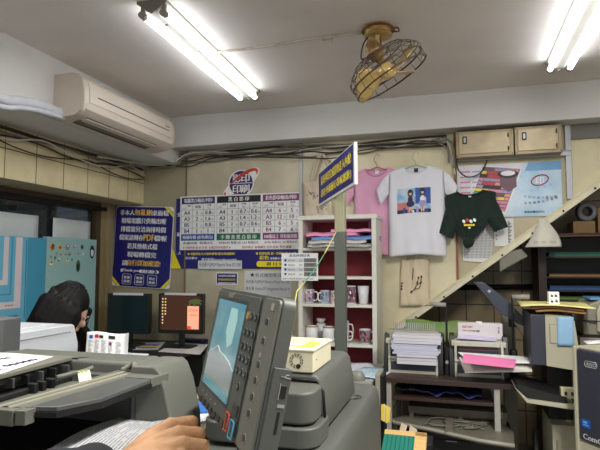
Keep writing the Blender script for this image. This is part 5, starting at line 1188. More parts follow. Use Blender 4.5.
# split: landscape face with touch screen, keypad, side strip with round keys
MB().rbox(.006, .280, -.003, 0, -PHt + .006, -.006, .008, 0, 1).build('fascia', M_cg3, cas, bevel=.001)
MB().rbox(.300, PWd - .003, -.0045, 0, -PHt + .004, -.004, .008, 0, 1).build('key_strip', mat('strip_grey', (106, 106, 96), .5), cas, bevel=.001)
M_scr = mat('touch_screen', (120, 160, 162), .12, rgb2=(84, 130, 146), scale=9, emit=(112, 150, 152), estr=.12); M_sgrey = mat('screen_grey', (132, 140, 140), .12, emit=(132, 140, 140), estr=.15); M_spale = mat('screen_pale', (190, 206, 206), .12, emit=(190, 206, 206), estr=.18)
sx0_, sx1_, sz0_, sz1_ = .032, .215, -.180, -.022
scn = MB().box(sx0_, sx1_, -.0042, -.003, sz0_, sz1_, 0)
ridge = [(sx0_, -.128), (.06, -.116), (.095, -.104), (.115, -.112), (.15, -.114), (.18, -.118), (sx1_, -.128), (sx1_, sz0_ + .016), (sx0_, sz0_ + .016)]
scn.prism(ridge, -.0048, -.0042, 1, 1); scn.tube([(x, -.0049, z) for x, z in ridge[:7]], .0012, 4, 2)
scn.prism([(.13, -.03), (.17, -.03), (.18, -.05), (.175, -.09), (.15, -.10), (.125, -.075)], -.0046, -.0042, 1, 3)
scn.box(sx0_, sx1_, -.0049, -.0042, sz1_ - .01, sz1_, 4); scn.box(sx0_, sx1_, -.0049, -.0042, sz0_, sz0_ + .012, 4)
scn.build('touch_screen', [M_scr, M_sgrey, M_spale, mat('screen_mint', (160, 196, 190), .12, emit=(160, 196, 190), estr=.15), mat('screen_bar', (96, 146, 160), .12, emit=(96, 146, 160), estr=.1)], cas)
bz = MB().box(sx0_ - .006, sx1_ + .006, -.0034, -.003, sz0_ - .006, sz1_ + .006); bz.build('bezel', M_cdk, cas)
lgo = MB().rbox(.09, .125, -.0045, -.003, -.016, -.006, .002, 0, 1); lgo.build('nameplate', M_cg2, cas)
M_key = mat('key_dark', (62, 64, 62), .4); M_ksh = mat('key_rim', (160, 160, 150), .4)
def key(x, z, rx, rz, m=M_key, rnd_=True):
    g = MB(); disc(g, x, z, rx * 1.12, rz * 1.12, -.0036, -.003, 1, 14); disc(g, x, z, rx, rz, -.0060, -.0036, 0, 14); g.box(x - rx * .35, x + rx * .35, -.0063, -.0059, z - .001, z + .001, 1); g.build('key', [m, M_ksh], cas)
for r_, z in enumerate((-.037, -.0625, -.084, -.102, -.122, -.143)):
    for c_ in range(3):
        if r_ == 5 and c_ != 1: continue
        key(.2365 + c_ * .0205, z, .0060, .0062, mat('key_amber', (180, 150, 80), .4) if (r_ == 0 and c_ == 0) else M_key)
key(.30, -.185, .0, .0) if False else None
MB().box(.255, .278, -.006, -.003, -.184, -.166).build('square_key', M_key, cas, bevel=.002)
for i, (z, m_) in enumerate(((-.037, 0), (-.064, 0), (-.097, 0), (-.1185, 0), (-.141, 0), (-.163, 0), (-.196, 0))):
    g = MB(); disc(g, .334, z, .0052, .0050, -.0070, -.0045, 0, 14); disc(g, .334, z, .0064, .0062, -.0055, -.0045, 1, 14); g.build('round_key', [M_key, M_ksh], cas)
MB().box(.340, .352, -.006, -.0045, -.020, -.010).build('lamp_slot', M_ksh, cas); MB().box(.330, .337, -.006, -.0045, -.086, -.081).build('lamp_slot', M_ksh, cas)
for k in range(7): 
    MB().box(.035 + .028 * k, .053 + .028 * k, -.006, -.003, -.2145, -.2035).build('soft_key', M_key, cas, bevel=.001)
for k in range(4): MB().box(.045 + .034 * k, .048 + .034 * k, -.0038, -.003, -.196, -.193).build('key_mark', M_ksh, cas)
def ringkey(x0, x1, z0, z1, col, nm):
    MB().tube([(x0, -.006, z0), (x1, -.006, z0), (x1, -.006, z1), (x0, -.006, z1)], .0018, 5, closed=True).build('glow_ring', mat(nm, col, .4), cas); MB().rbox(x0 + .003, x1 - .003, -.0065, -.003, z0 + .003, z1 - .003, .003, 0, 1).build('wide_key', M_key, cas)
ringkey(.245, .268, -.2175, -.196 + .0, (214, 90, 70), 'ring_red') if False else None
ringkey(.234, .252, -.212, -.186, (214, 90, 70), 'ring_red'); ringkey(.262, .282, -.2145, -.190, (90, 170, 200), 'ring_cyan')
# right end of the panel: usb port and card slot on a darker block
eb = MB().box(PWd - .03, PWd + .006, .003, .029, -PHt + .004, -.092, 0); eb.build('port_block', M_cg3, cas, bevel=.001)
MB().box(PWd + .005, PWd + .007, .016, .025, -.130, -.113).build('usb_port', M_cblk, cas, bevel=.001); MB().box(PWd + .006, PWd + .0072, .0145, .0155, -.132, -.111).build('usb_port_rim', M_ksh, cas)
MB().box(PWd + .005, PWd + .0065, .018, .022, -.176, -.148).build('card_slot', M_cblk, cas)
g = MB(); g.tube([(PWd + .0065, .014, -.102), (PWd + .0065, .028, -.104)], .0008, 4); g.tube([(PWd + .0065, .018, -.103), (PWd + .0065, .022, -.099), (PWd + .0065, .025, -.0995)], .0008, 4); g.box(PWd + .006, PWd + .007, .016, .026, -.142, -.138); g.build('port_mark', M_ksh, cas)
# swivel arm down to the cabinet
arm = MB(); mid = Mloc @ Vector((PWd * .35, .03, -PHt * .65)); arm.tube([mid, mid + Vector((.01, .03, -.03)), mid + Vector((.0, .08, -.10)), Vector((mid.x - .02, mid.y + .10, 1.0))], .028, 12); arm.build('swivel_arm', M_cdk, mc)
# ---- pale boxes on the lid
bxr = empty('card_reader', (-.357, 1.315, 1.173), 'cream plastic card reader box with a round grille, sitting on the scanner lid', 'card reader', rot=(0, 0, .0))
M_crm = mat('aged_cream_plastic', (212, 206, 176), .45, var=.05)
MB().box(-.125, 0, 0, .195, 0, .062).build('case', M_crm, bxr, bevel=.004)
MB().box(-.128, .003, -.003, .198, .054, .060).build('rim', mat('cream_rim', (222, 216, 190), .45), bxr, bevel=.002)
MB().box(-.112, -.040, .03, .17, .062, .066).build('top_plate', mat('cream_plate', (206, 202, 176), .4), bxr, bevel=.003)
MB().box(-.055, -.006, .02, .11, .0625, .0635).build('yellow_label', mat('yellow_label', (226, 222, 80), .5), bxr)
g = MB()
for rr_ in (.017, .0125):
    for k in range(12): 
        t0 = 2 * pi * k / 12; g.tube([(-.045 + rr_ * math.cos(t0 + .08 * j), -.001, .030 + rr_ * math.sin(t0 + .08 * j)) for j in range(5)], .001, 4)
g.build('grille', M_cblk, bxr); MB().cyl((-.040, 0, .016), (-.040, -.002, .016), .006, 10).build('jack', M_cblk, bxr); MB().cyl((.0, .03, .030), (.0015, .03, .030), .0015, 8).build('screw', M_cdk, bxr)
# ---- papers between feeder and panel
sb_ = empty('side_stand', (-.80, 1.60, 0), 'low grey stand with folders between the two grey copiers', 'stand'); MB().box(-.16, .10, -.14, .22, .0, .955).build('body', M_cg3, sb_, bevel=.004); MB().box(-.165, .105, -.145, .225, .955, .962).build('top', M_cg2, sb_)
qsheet('white_folder', [(190, 398), (200, 396), (216, 420), (196, 424)], .964, WHITE, 'white and red folder poking out right of the hand', th=.004)
qsheet('blue_folder', [(188, 404), (200, 398), (214, 412), (196, 414)], .970, mat('folder_blue', (56, 110, 190), .45), 'blue folder lying between the hand and the control panel', th=.006)
qsheet('beige_folder', [(190, 398), (200, 395), (204, 399), (190, 403)], .977, mat('folder_beige', (160, 156, 110), .6), 'olive folder edge on top of the blue folder', th=.006)
# ================================================================ right: table with two binding machines
TZ = .795
M_tbrown = mat('table_brown', (62, 46, 40), .4, var=.15, stretch=(1, 8, 8)); M_lgrey = mat('leg_grey', (176, 174, 164), .4, metal=.2); M_frm = mat('cream_frame', (190, 186, 168), .4, var=.03); M_slate = mat('slate', (58, 62, 74), .4, var=.05)
tx0, tx1 = PY(384, 375, 3.15).x, .375
tb = empty('machine_table', ((tx0 + tx1) / 2, 3.4, 0), 'dark brown table with pale legs, carrying the two binding machines', 'table'); hx = (tx1 - tx0) / 2
MB().box(-hx, hx, -.26, .34, TZ - .03, TZ).build('tabletop', M_tbrown, tb, bevel=.003)
lx = [PY(389, 400, 3.17).x - (tx0 + tx1) / 2, PY(497, 400, 3.17).x - (tx0 + tx1) / 2]
for x in lx:
    for y, m_ in ((-.23, M_lgrey), (.30, M_lgrey)): MB().rbox(x - .016, x + .016, y - .018, y + .018, 0, TZ - .03, .004).build('leg', m_, tb)
for z in (.68, .36): MB().box(lx[0] + .016, lx[1] - .016, -.23, .30, z - .018, z).build('lower_shelf', M_tbrown, tb, bevel=.002)
for x in lx: MB().box(x - .01, x + .01, -.21, .28, .56, .59).build('side_rail', M_lgrey, tb)
def binder(px0, px1, label, y=3.27, comb=False, hpx=445):
    a = PY(px0, 372, y); b = PY(px1, 372, y); w = b.x - a.x
    t = empty('binding_machine', (a.x, y, TZ), label, 'binding machine', 'binding machines on the brown table')
    H1 = PY(px0, 336, y).z - TZ if comb else PY(px0, 338, y).z - TZ
    MB().box(.02, w - .02, 0, .28, .0, .10).build('base', M_frm, t, bevel=.004)
    MB().box(.03, w - .03, -.004, .0, .02, .07).build('drawer_front', M_slate, t, bevel=.002)
    for x0, x1 in ((-.014, .016), (w - .016, w + .014)):
        MB().prism([(.0, 0), (.28, 0), (.28, H1 * .8), (.18, H1 + .01), (.06, H1 + .01), (.0, .09)], x0, x1, 0).build('side_plate', M_black, t, bevel=.003)
    MB().box(.016, w - .016, -.02, .02, .088, .10).build('shelf_lip', M_frm, t, bevel=.003)
    for x0 in (.016, w - .030): MB().box(x0, x0 + .014, -.012, .06, .0, H1 - .02).build('upright', M_frm, t, bevel=.002)
    MB().box(.0, w, .0, .12, H1 - .045, H1 - .015).build('head', M_frm, t, bevel=.004)
    MB().box(.04, w - .04, .03, .10, .10, H1 - .045).build('throat', M_slate, t, bevel=.002)
    if comb:
        MB().box(.0, w - .01, .06, .16, H1 - .015, H1 + .03).build('comb_rail', mat('rail_grey', (150, 146, 130), .45), t, bevel=.003)
        for k in range(19): MB().box(.05 + k * (w - .09) / 18, .054 + k * (w - .09) / 18, .075, .082, H1 + .03, H1 + .075).build('comb_tooth', M_alu, t)
    else:
        MB().box(.04, w - .04, .026, .03, .15, .155).build('guide_bar', mat('red_brown_bar', (120, 70, 60), .4), t)
    # L-shaped pull lever on the right side with grey grip
    hp_ = PY(hpx, 305 if comb else 297, y + .06); ph = hp_.z - TZ; hx_ = hp_.x - a.x
    MB().tube(wavy([(hx_, .06, .05), (hx_, .06, ph - .03), (hx_ + .006 * (-1 if comb else 1), .06, ph)], 4), .0065, 8).build('lever', M_black, t)
    s_ = -1 if comb else 1; MB().cyl((hx_, .06, ph), (hx_ + s_ * .095, .06, ph + .004), .0135, 12).build('grip', mat('grip_grey', (150, 150, 142), .6), t)
    MB().rbox(hx_ - .018, hx_ + .018, .03, .09, .0, .16, .01).build('lever_base', M_black, t, bevel=.003); MB().cyl((hx_, .03, .075), (hx_, .026, .075), .01, 10).build('bolt', M_alu, t)
    return t, w, H1, a
t1, w1, h1, a1 = binder(386, 441, 'cream binding machine with a comb rail and white sheet piles, left on the brown table', comb=True, hpx=446)
t2, w2, h2, a2 = binder(452, 507, 'cream and dark binding machine behind the pink folder, right on the brown table', hpx=512)
# paper piles leaning in the left binder
M_stk = mat('stack_white', (208, 206, 212), .7); M_stkb = mat('stack_blueish', (196, 198, 216), .7, stretch=(.3, .3, 90), scale=5, var=.06)
def pile(px0, px1, y0, y1, m, label, n=5, jit=.006, Y=3.2, dz=0, rz=0):
    a = PY(px0, y1, Y); b = PY(px1, y0, Y); w = b.x - a.x; h = b.z - a.z; t = empty('paper_pile', (a.x, Y, a.z + dz), label, 'paper stack', 'paper on the binding machines', rot=(0, rz, 0))
    rd = random.Random(px0)
    g = MB()
    for k in range(n):
        x = rd.uniform(-jit, jit); r_ = rd.uniform(-.012, .012); M_ = Matrix.Rotation(r_, 4, 'Z'); g.box(x, w + x, rd.uniform(0, .012), .15, h * k / n, h * (k + .93) / n, 0, M_)
    g.build('sheets', m, t, bevel=.001); return t
pile(397, 437, 355, 364, M_stk, 'lowest white pile with a pale yellow sheet, in the left binding machine', 3, .002)
o = pile(397, 437, 353.6, 355, mat('stack_yellow', (226, 226, 160), .6), 'single pale yellow sheet between the white piles in the left binding machine', 1, 0)
pile(393, 439, 343, 353.6, M_stkb, 'bluish white loose pile spreading to the left, in the left binding machine', 6, .014)
pile(393, 441, 336.5, 343, M_stk, 'topmost white pile in the left binding machine', 3, .006)
# sheets and pink folder on the right binder
def tilt_sheet(name, pts, Y0, Y1, m, label, cat='paper', th=.003):
    """pts: tl,tr,br,bl ; back edge at depth Y1, front edge at Y0"""
    P = [PY(pts[0][0], pts[0][1], Y1), PY(pts[1][0], pts[1][1], Y1), PY(pts[2][0], pts[2][1], Y0), PY(pts[3][0], pts[3][1], Y0)]; o = P[3]
    v = [tuple(p - o) for p in P]; v2 = [(x, y, z - th) for x, y, z in v]
    ob = MB().add(v + v2, [(0, 1, 2, 3), (4, 5, 6, 7), (0, 1, 5, 4), (1, 2, 6, 5), (2, 3, 7, 6), (3, 0, 4, 7)]).build(name, m); ob.location = o; return tag(ob, label, cat)
tilt_sheet('loose_sheet', [(458, 352), (533, 357), (538, 363), (470, 362)], 3.12, 3.26, M_frm if False else WHITE, 'white sheet sticking out to the right beneath the pink folder')
tilt_sheet('loose_sheet', [(459, 357), (530, 362), (532, 369.5), (465, 371)], 3.10, 3.24, M_frm if False else mat('sheet_cream', (222, 218, 208), .6), 'cream sheets lowest under the pink folder, drooping to the front', th=.012)
tilt_sheet('pink_folder', [(463, 353.5), (516, 359.5), (515, 367.5), (463, 362)], 3.02, 3.14, mat('pink_card', (238, 130, 180), .55, var=.03), 'bright pink folder lying across the right binding machine', 'folder', th=.005)
tilt_sheet('loose_sheet', [(459, 334), (496, 337), (497, 341), (457, 338)], 3.28, 3.36, mat('sheet_lilac', (206, 200, 226), .6), 'lilac white sheet on top of the right binding machine')
# white box with red and black lettering on top of the right binder
a = PY(458, 339, 3.36); b = PY(502.5, 324, 3.36); bx = empty('toner_box', (a.x, 3.36, TZ + h2 - .012), 'white carton with small red and black lettering behind the right binding machine head', 'box')
bw_ = b.x - a.x; bh = b.z - (TZ + h2 - .012)
MB().box(0, bw_, 0, .07, 0, bh).build('carton', mat('carton_white', (222, 214, 214), .5, var=.02), bx, bevel=.004)
g = MB(); g.text('RICOH', bw_ * .11, bh - .030, .014, 8, w=.055, align='L', y=-.0008, bold=.04); g.text('Print Cartridge', bw_ * .11, bh - .052, .012, 7, w=.075, align='L', y=-.0008, bold=.03); g.text('BK', bw_ * .46, bh - .052, .012, 7, y=-.0008, bold=.04)
g.box(bw_ * .9, bw_ * .93, -.0008, 0, bh - .03, bh - .02, 9); g.box(bw_ * .9, bw_ * .93, -.0008, 0, bh - .056, bh - .036, 9); g.box(bw_ * .42, bw_ * .55, .01, .05, bh, bh + .008, 1); g.build('lettering', SM, bx)
# green paper drum behind, under the stair
ga = PY(412, 334, 3.9); gb_ = PY(472, 316, 3.9)
gp = MB().grid(lambda u, v: (( gb_.x - ga.x) * u, .06 * (1 - math.cos(v * pi / 2)), (.06 + .13 * math.sin(v * pi / 2)) * (1 if u < .9 else 1) + (.008 * math.sin(u * 9))), 20, 10)
o = gp.build('green_wrapping_roll', mat('lime_paper', (96, 134, 62), .5, rgb2=(132, 142, 90), scale=3), solid=.003); o.location = (ga.x, 3.62, TZ + .001 - .06 + .19); 
o.location = (ga.x - .02, 3.60, .885); tag(o, 'curved green paper sheet behind the two binding machines, under the stair', 'paper')
gs_ = MB().box(0, .52, 0, .1, 0, .15); o = gs_.build('carton_box', mat('carton_brown', (150, 120, 80), .7)); o.location = (ga.x, 3.63, TZ); tag(o, 'brown carton supporting the green sheet behind the binding machines', 'box')
# things on the lower shelf of the table
M_bl = mat('dark_blue_plastic', (40, 44, 96), .2, var=.3, scale=20, bump=.6, bscale=30)
p = PY(396, 392, 3.2)
o = MB().grid(lambda u, v: (.40 * u, .34 * v, .02 + .012 * math.sin(u * 13 + v * 5) + .008 * math.sin(u * 29 + v * 17)), 30, 12).build('plastic_wrap', M_bl, solid=.004); o.location = (lx[0] + (tx0 + tx1) / 2 + .12, 3.2, .685); tag(o, 'dark blue plastic-wrapped stack on the upper shelf of the brown table', 'plastic wrap')
o = MB().grid(lambda u, v: (.15 * u, .20 * v, .03 + .02 * math.sin(u * 11 + v * 8) * math.sin(v * 9)), 16, 12).build('cable_tangle', mat('dark_clear_bag', (44, 46, 54), .2, var=.4, scale=30, bump=.7, bscale=40), solid=.004); o.location = (lx[0] + (tx0 + tx1) / 2 + .03, 3.2, .685); tag(o, 'crumpled dark plastic bag at the left end of the upper table shelf', 'plastic bag')
# grey machine tray jutting from below the table
M_tray = mat('tray_grey', (112, 108, 94), .5, var=.12, scale=20); M_tray2 = mat('tray_edge', (150, 146, 130), .45, var=.05)
pts = [(389, 413), (400, 408), (440, 414), (500, 428), (501, 441), (470, 440), (430, 428), (392, 419)]
P = [PZ(x, y, .55) for x, y in pts]
P = [Vector((PY(x, y, 3.05).x, 0, 0)) for x, y in pts]
mtx = (tx0 + tx1) / 2
tr = empty('machine_tray', (mtx, 3.12, .535), 'broad grey feed tray of a machine stored beneath the brown table', 'machine tray')
plan = [(-.38, .10), (-.30, .22), (.25, .22), (.30, .05), (.28, -.20), (.12, -.17), (-.12, -.06), (-.34, .02)]
g = MB().prism([(x, y) for x, y in plan], -.012, 0, 2); g.build('tray_plate', M_tray, tr, bevel=.003)
front = plan[4:] + [plan[0]]; g = MB().tube([(x, y, .004) for x, y in front], .011, 8); g.build('front_rim', M_tray2, tr)
g = MB(); rd = random.Random(4)
for k in range(7): g.tube(wavy([(rd.uniform(-.25, .2), rd.uniform(.0, .18), .008), (rd.uniform(-.2, .2), rd.uniform(-.02, .18), .012), (rd.uniform(-.2, .24), rd.uniform(-.05, .18), .008)], 4), .005, 5)
g.box(-.06, -.02, -.10, .16, 0, .02); g.build('linkage', M_tray, tr)
# second machine below: dark printer with bars
lp_ = empty('stored_printer', (mtx, 3.2, 0), 'dark old printer standing low under the table behind the grey tray', 'printer')
MB().box(-.30, .30, -.05, .30, .38, .50).build('body', mat('dark_machine', (40, 40, 40), .5, var=.2), lp_, bevel=.008); MB().box(-.28, .28, .1, .28, .56, .60).build('top_frame', M_tray, lp_, bevel=.004)
for x in (-.26, .02, .26): MB().box(x - .012, x + .012, .1, .28, .50, .56).build('post', M_tray, lp_)
MB().box(-.22, .25, -.06, -.05, .42, .47).build('front_panel', M_cblk, lp_, bevel=.003); MB().box(-.06, .0, -.064, -.06, .462, .467).build('lamp_slot', M_alu, lp_)
# cutting board with green mat in the foreground of the table
cbx0, cbx1 = PY(385, 432, 2.4).x, PY(427, 432, 2.4).x
ct = empty('paper_cutter', (cbx0, 2.25, .56), 'wooden-framed cutting board with a ribbed green mat, standing right of the grey copier', 'cutting board')
zt_ = PY(400, 431, 2.4).z
ct.location = (cbx0, 2.4, zt_); wct = cbx1 - cbx0
M_pine = mat('pine_wood', (206, 170, 110), .5, var=.1, stretch=(1, 12, 12), scale=5); M_mat = tile_mat('green_ribbed_mat', (34, 122, 104), (22, 84, 74), (0, 1), (.018, 5), (0, 0), .004)
Mct = Matrix.Rotation(math.radians(-32), 4, 'X')
MB().box(0, wct, -.34, 0, -.02, -.004).box(0, wct, -.03, 0, -.004, .004).box(wct - .05, wct, -.34, 0, -.004, .004).build('frame', M_pine, ct, bevel=.002)
MB().box(.0, wct - .05, -.34, -.03, -.004, .001).build('green_mat', M_mat, ct); ct.rotation_euler = (math.radians(22), 0, 0)
cs = empty('cutter_stand', (cbx0, 2.4, 0), 'dark low stand under the wooden-framed cutting board', 'stand'); MB().box(0, wct, -.32, .06, .02, zt_ - .16).build('body', M_cblk, cs, bevel=.004); MB().box(.03, wct - .03, -.3, .0, zt_ - .16, zt_ - .145).build('top_pad', M_cdk, cs)
o = MB().add([(0, 0, 0), (.03, 0, .0), (.045, .03, .06), (.02, .02, .075)], [(0, 1, 2, 3)]).add([(.05, 0, 0), (.10, .02, 0), (.09, .02, .05), (.06, .01, .07)], [(0, 1, 2, 3)]).build('paper_scraps', mat('scrap_cream', (206, 190, 160), .7), solid=.001); pz = PY(398, 430, 2.6); o.location = (pz.x, 2.55, pz.z - .03); 
tag(o, 'crumpled cream paper scraps behind the cutting board', 'paper', None); 
sc2 = empty('scrap_box', (pz.x - .02, 2.60, 0), 'narrow dark bin behind the cutting board, holding paper scraps', 'bin'); MB().box(0, .18, -.08, .06, .01, pz.z - .03).build('bin_body', M_cblk, sc2, bevel=.003)
# black cabinet edge + yellow sticky notes
yb = PY(379.5, 400, 2.75); bc = empty('narrow_cabinet', (yb.x, 2.75, 0), 'narrow grey cabinet edge right behind the big grey copier, with yellow notes clipped to it', 'cabinet')
MB().box(-.018, .006, -.02, .12, 0, PY(383, 374, 2.75).z).build('body', mat('cab_edge', (150, 146, 130), .5), bc, bevel=.003); MB().box(.0065, .022, -.015, .11, .0, PY(383, 376, 2.75).z).build('side_panel', M_cblk, bc)
ya = PY(380.5, 405, 2.68); g = MB()
for k in range(3): g.add([(k * .012, -.004 * k, -.075 - .006 * k), (k * .012 + .018, .0, -.082), (k * .014 + .02, 0, .004 - .008 * k), (k * .012 + .002, -.003 * k, .0)], [(0, 1, 2, 3)], k % 2)
o = g.build('sticky_notes', [mat('note_yellow', (246, 214, 90), .6), mat('note_pale', (236, 222, 150), .6)], solid=.002); o.location = (ya.x, 2.69, ya.z); tag(o, 'small bunch of yellow sticky notes on the narrow cabinet edge', 'notes')

# ================================================================ machine with the raised slate tray
M_beige = mat('machine_beige', (178, 174, 150), .45, var=.03); M_bdk = mat('machine_slate', (54, 56, 66), .4, var=.04); M_bsh = mat('machine_beige_dark', (140, 136, 116), .5)
fx0 = PY(530, 340, 3.1).x; fx1 = PY(579, 340, 3.1).x; fz1 = PY(560, 314.5, 3.1).z; fz0 = PY(530, 364.5, 3.1).z
fm = empty('collator_machine', (fx0, 3.1, 0), 'beige machine with a slate front strip, raised slate tray and yellow folders on top', 'machine'); fw = fx1 - fx0
MB().box(0, .075, -.02, .34, fz0, fz1).build('slate_front', M_bdk, fm, bevel=.006)
pf = [(.076, fz0), (.076, fz1), (fw - .035, fz1 - .006), (fw - .02, fz1 - .03), (fw, fz0 + .06), (fw - .005, fz0 - .02), (.30 * fw, fz0)]
MB().prism(pf, -.01, .40, 1).build('upper_body', M_beige, fm, bevel=.005)
w0 = PY(549.5, 343, 3.1); MB().box(w0.x - fx0, w0.x - fx0 + .075, -.013, -.010, w0.z, w0.z + .10).build('access_panel', M_bsh, fm); MB().box(w0.x - fx0 + .003, w0.x - fx0 + .08, -.0145, -.012, w0.z + .003, w0.z + .097).build('access_door', M_beige, fm, bevel=.001)
MB().box(.10, fw - .01, .04, .40, .0, .60).build('lower_body', M_beige, fm, bevel=.004); MB().box(.10, fw - .02, .15, .40, .60, fz0).build('inner_frame', M_cblk, fm)
MB().box(fw - .03, fw + .005, .0, .06, 0, fz0).build('corner_post', M_beige, fm, bevel=.003)
MB().box(.115, .125, .034, .04, .1, .52).build('side_groove', M_bsh, fm)
# catch tray at mid height
tp = [PY(515, 388, 2.95), PY(527, 403, 2.95), PY(573, 410, 2.95), PY(573, 404, 2.95)]
g = MB().prism([(tp[0].x - fx0, tp[0].z), (tp[1].x - fx0, tp[1].z), (tp[2].x - fx0, tp[2].z), (tp[3].x - fx0 + .02, tp[2].z + .018), (tp[1].x - fx0 + .004, tp[1].z + .016)], -.15, .20, 1); g.build('catch_tray', M_beige, fm, bevel=.002)
MB().prism([(tp[0].x - fx0 + .008, tp[0].z + .005), (tp[1].x - fx0 + .012, tp[1].z + .02), (tp[2].x - fx0 - .02, tp[2].z + .025), (tp[2].x - fx0 - .02, tp[2].z + .05), (tp[0].x - fx0 + .02, tp[0].z + .012)], -.12, .19, 1).build('tray_bed', M_cblk, fm)
o_ = PY(561, 388, 3.0); MB().box(o_.x - fx0, o_.x - fx0 + .07, -.10, -.06, PY(561, 398, 3).z, o_.z).build('outlet_block', mat('outlet_cream', (206, 196, 160), .5), fm, bevel=.002)
g = MB(); 
for x in (.015, .045): g.box(o_.x - fx0 + x, o_.x - fx0 + x + .012, -.102, -.10, o_.z - .035, o_.z - .018)
g.build('outlet_holes', M_bdk, fm)
# raised slate tray going up to the left, with a beige wedge
q0, q1, q2, q3 = PY(474.5, 283, 3.42), PY(484, 283.5, 3.42), PY(529.5, 330, 3.42), PY(529.5, 338, 3.42)
dvec = Vector((q2.x - q0.x, 0, q2.z - q0.z))
MB().prism([(q0.x - fx0, q0.z), (q1.x - fx0, q1.z + .004), (PY(504, 300, 3.42).x - fx0, PY(504, 297, 3.42).z), (q2.x - fx0 + .02, PY(530, 327, 3.42).z), (q3.x - fx0 + .02, PY(530, 333, 3.42).z), (PY(500, 312, 3.42).x - fx0, PY(500, 313, 3.42).z)], .30, .50, 1).build('raised_tray', M_slate, fm, bevel=.003)
MB().prism([(PY(513, 321, 3.42).x - fx0, PY(513, 321, 3.42).z), (q3.x - fx0 + .01, PY(530, 329, 3.42).z), (q3.x - fx0 + .01, PY(530, 339.5, 3.42).z), (PY(526, 339, 3.42).x - fx0, PY(526, 339.5, 3.42).z)], .29, .48, 1).build('tray_wedge', M_beige, fm, bevel=.003)
sc_ = PY(489, 291, 3.42); MB().cyl((sc_.x - fx0, .30, sc_.z), (sc_.x - fx0, .294, sc_.z), .009, 12).build('tray_screw', M_alu, fm)
MB().rbox(-.06, .0, .50, .56, fz1 - .13, fz1 - .04, .01).build('hinge_block', M_cblk, fm, bevel=.004); MB().box(-.09, -.01, .66, .74, .0, fz1 - .03).build('back_column', M_bsh, fm, bevel=.003)
# blue sheet taped on the front
bs0 = PY(557.5, 346, 3.08); bs1 = PY(573, 317, 3.08)
o = MB().grid(lambda u, v: ((bs1.x - bs0.x) * u + .003 * v, -.003 * math.sin(v * 3), (bs1.z - bs0.z) * v), 6, 10).build('blue_sheet', mat('sky_blue_paper', (142, 184, 214), .6), solid=.001); o.location = (bs0.x, 3.082, bs0.z); tag(o, 'sky blue paper sheet taped on the beige machine front', 'paper')
# folders on top, and the small white box
def fold_stack(z, pts, Y0, Y1, m, label, th, name='paper_folder'):
    P = [PY(pts[0], 310, Y0).x, PY(pts[1], 310, Y0).x]; o = MB().grid(lambda u, v: ((P[1] - P[0]) * u + .02 * v, (Y1 - Y0) * v, .012 * math.sin(u * 4 + v) * (1 - v) * .6), 16, 6).build(name, m, solid=th); o.location = (P[0], Y0, z); return tag(o, label, 'folder', 'folders on the beige machine')
M_man = mat('manila', (176, 132, 84), .7); M_yelp = mat('pale_yellow_card', (222, 212, 140), .6, var=.04)
fold_stack(fz1 + .012, (536, 586), 3.06, 3.36, M_man, 'brown manila folder lowest on the beige machine', .010)
fold_stack(fz1 + .028, (531, 584), 3.05, 3.38, mat('manila_dark', (156, 112, 70), .7), 'darker brown folder in the middle of the folders on the beige machine', .008)
fold_stack(fz1 + .042, (521, 596), 3.03, 3.42, M_yelp, 'pale yellow folder on top of the brown ones, on the beige machine', .006)
a = PY(549, 307, 3.1); b = PY(560, 294, 3.1); wb = empty('small_box', (a.x, 3.1, fz1 + .050), 'small white box with black marks standing on the yellow folder', 'box')
hb_ = .068; wd_ = .052; MB().box(0, wd_, 0, .05, 0, hb_).build('carton', WHITE, wb, bevel=.002); g = MB()
for i, (x, z) in enumerate(((.010, .042), (.030, .042), (.010, .012), (.032, .014))): g.box(x, x + .012, -.001, 0, z, z + .010, 7); g.box(x, x + .008, -.001, 0, z + .013, z + .016, 7)
g.build('printed_marks', SM, wb)
# ================================================================ front right duplicator (its front faces the aisle at left)
rz_ = math.atan2(-.83, .55); rc = PY(578.5, 400, 2.8)
ri = empty('duplicator', (rc.x, 2.8, 0), 'beige duplicator with a dark slate front and white lettering, cut by the right photo edge', 'printer', rot=(0, 0, rz_))
MB().box(-.012, .72, .012, .56, .03, 1.065).build('body', M_beige, ri, bevel=.006); MB().box(.008, .66, -.012, .012, .640, 1.055).build('front_door', M_bdk, ri, bevel=.008)
MB().box(-.012, .72, -.004, .012, .03, .628).build('base_cover', M_beige, ri, bevel=.004); MB().box(-.014, .004, -.014, .012, .03, 1.062).build('left_trim', M_beige, ri, bevel=.003)
g = MB(); g.text('RISO', .070, .986, .015, 0, w=.050, align='L', y=-.0135, bold=.015)
g.tube([(.066 + .009 * math.cos(t), -.013, .9935 + .013 * math.sin(t)) for t in [pi / 2 + pi * i / 8 for i in range(9)]] + [(.12, -.013, .9805), (.126, -.013, .9935), (.12, -.013, 1.0065), (.066, -.013, 1.0065)], .0012, 4)
g.text('ComColor', .034, .650, .024, 0, w=.175, align='L', y=-.0135, bold=.02); g.build('lettering', [mat('silver_print', (206, 206, 206), .4)], ri)
g = MB().box(.028, .074, -.0135, -.012, .702, .738, 0); g.box(.036, .066, -.014, -.0135, .712, .716, 1); g.box(.036, .058, -.014, -.0135, .722, .730, 1); g.build('blue_badge', [mat('badge_blue', (30, 90, 180), .4), mat('badge_pale', (120, 170, 220), .4)], ri)
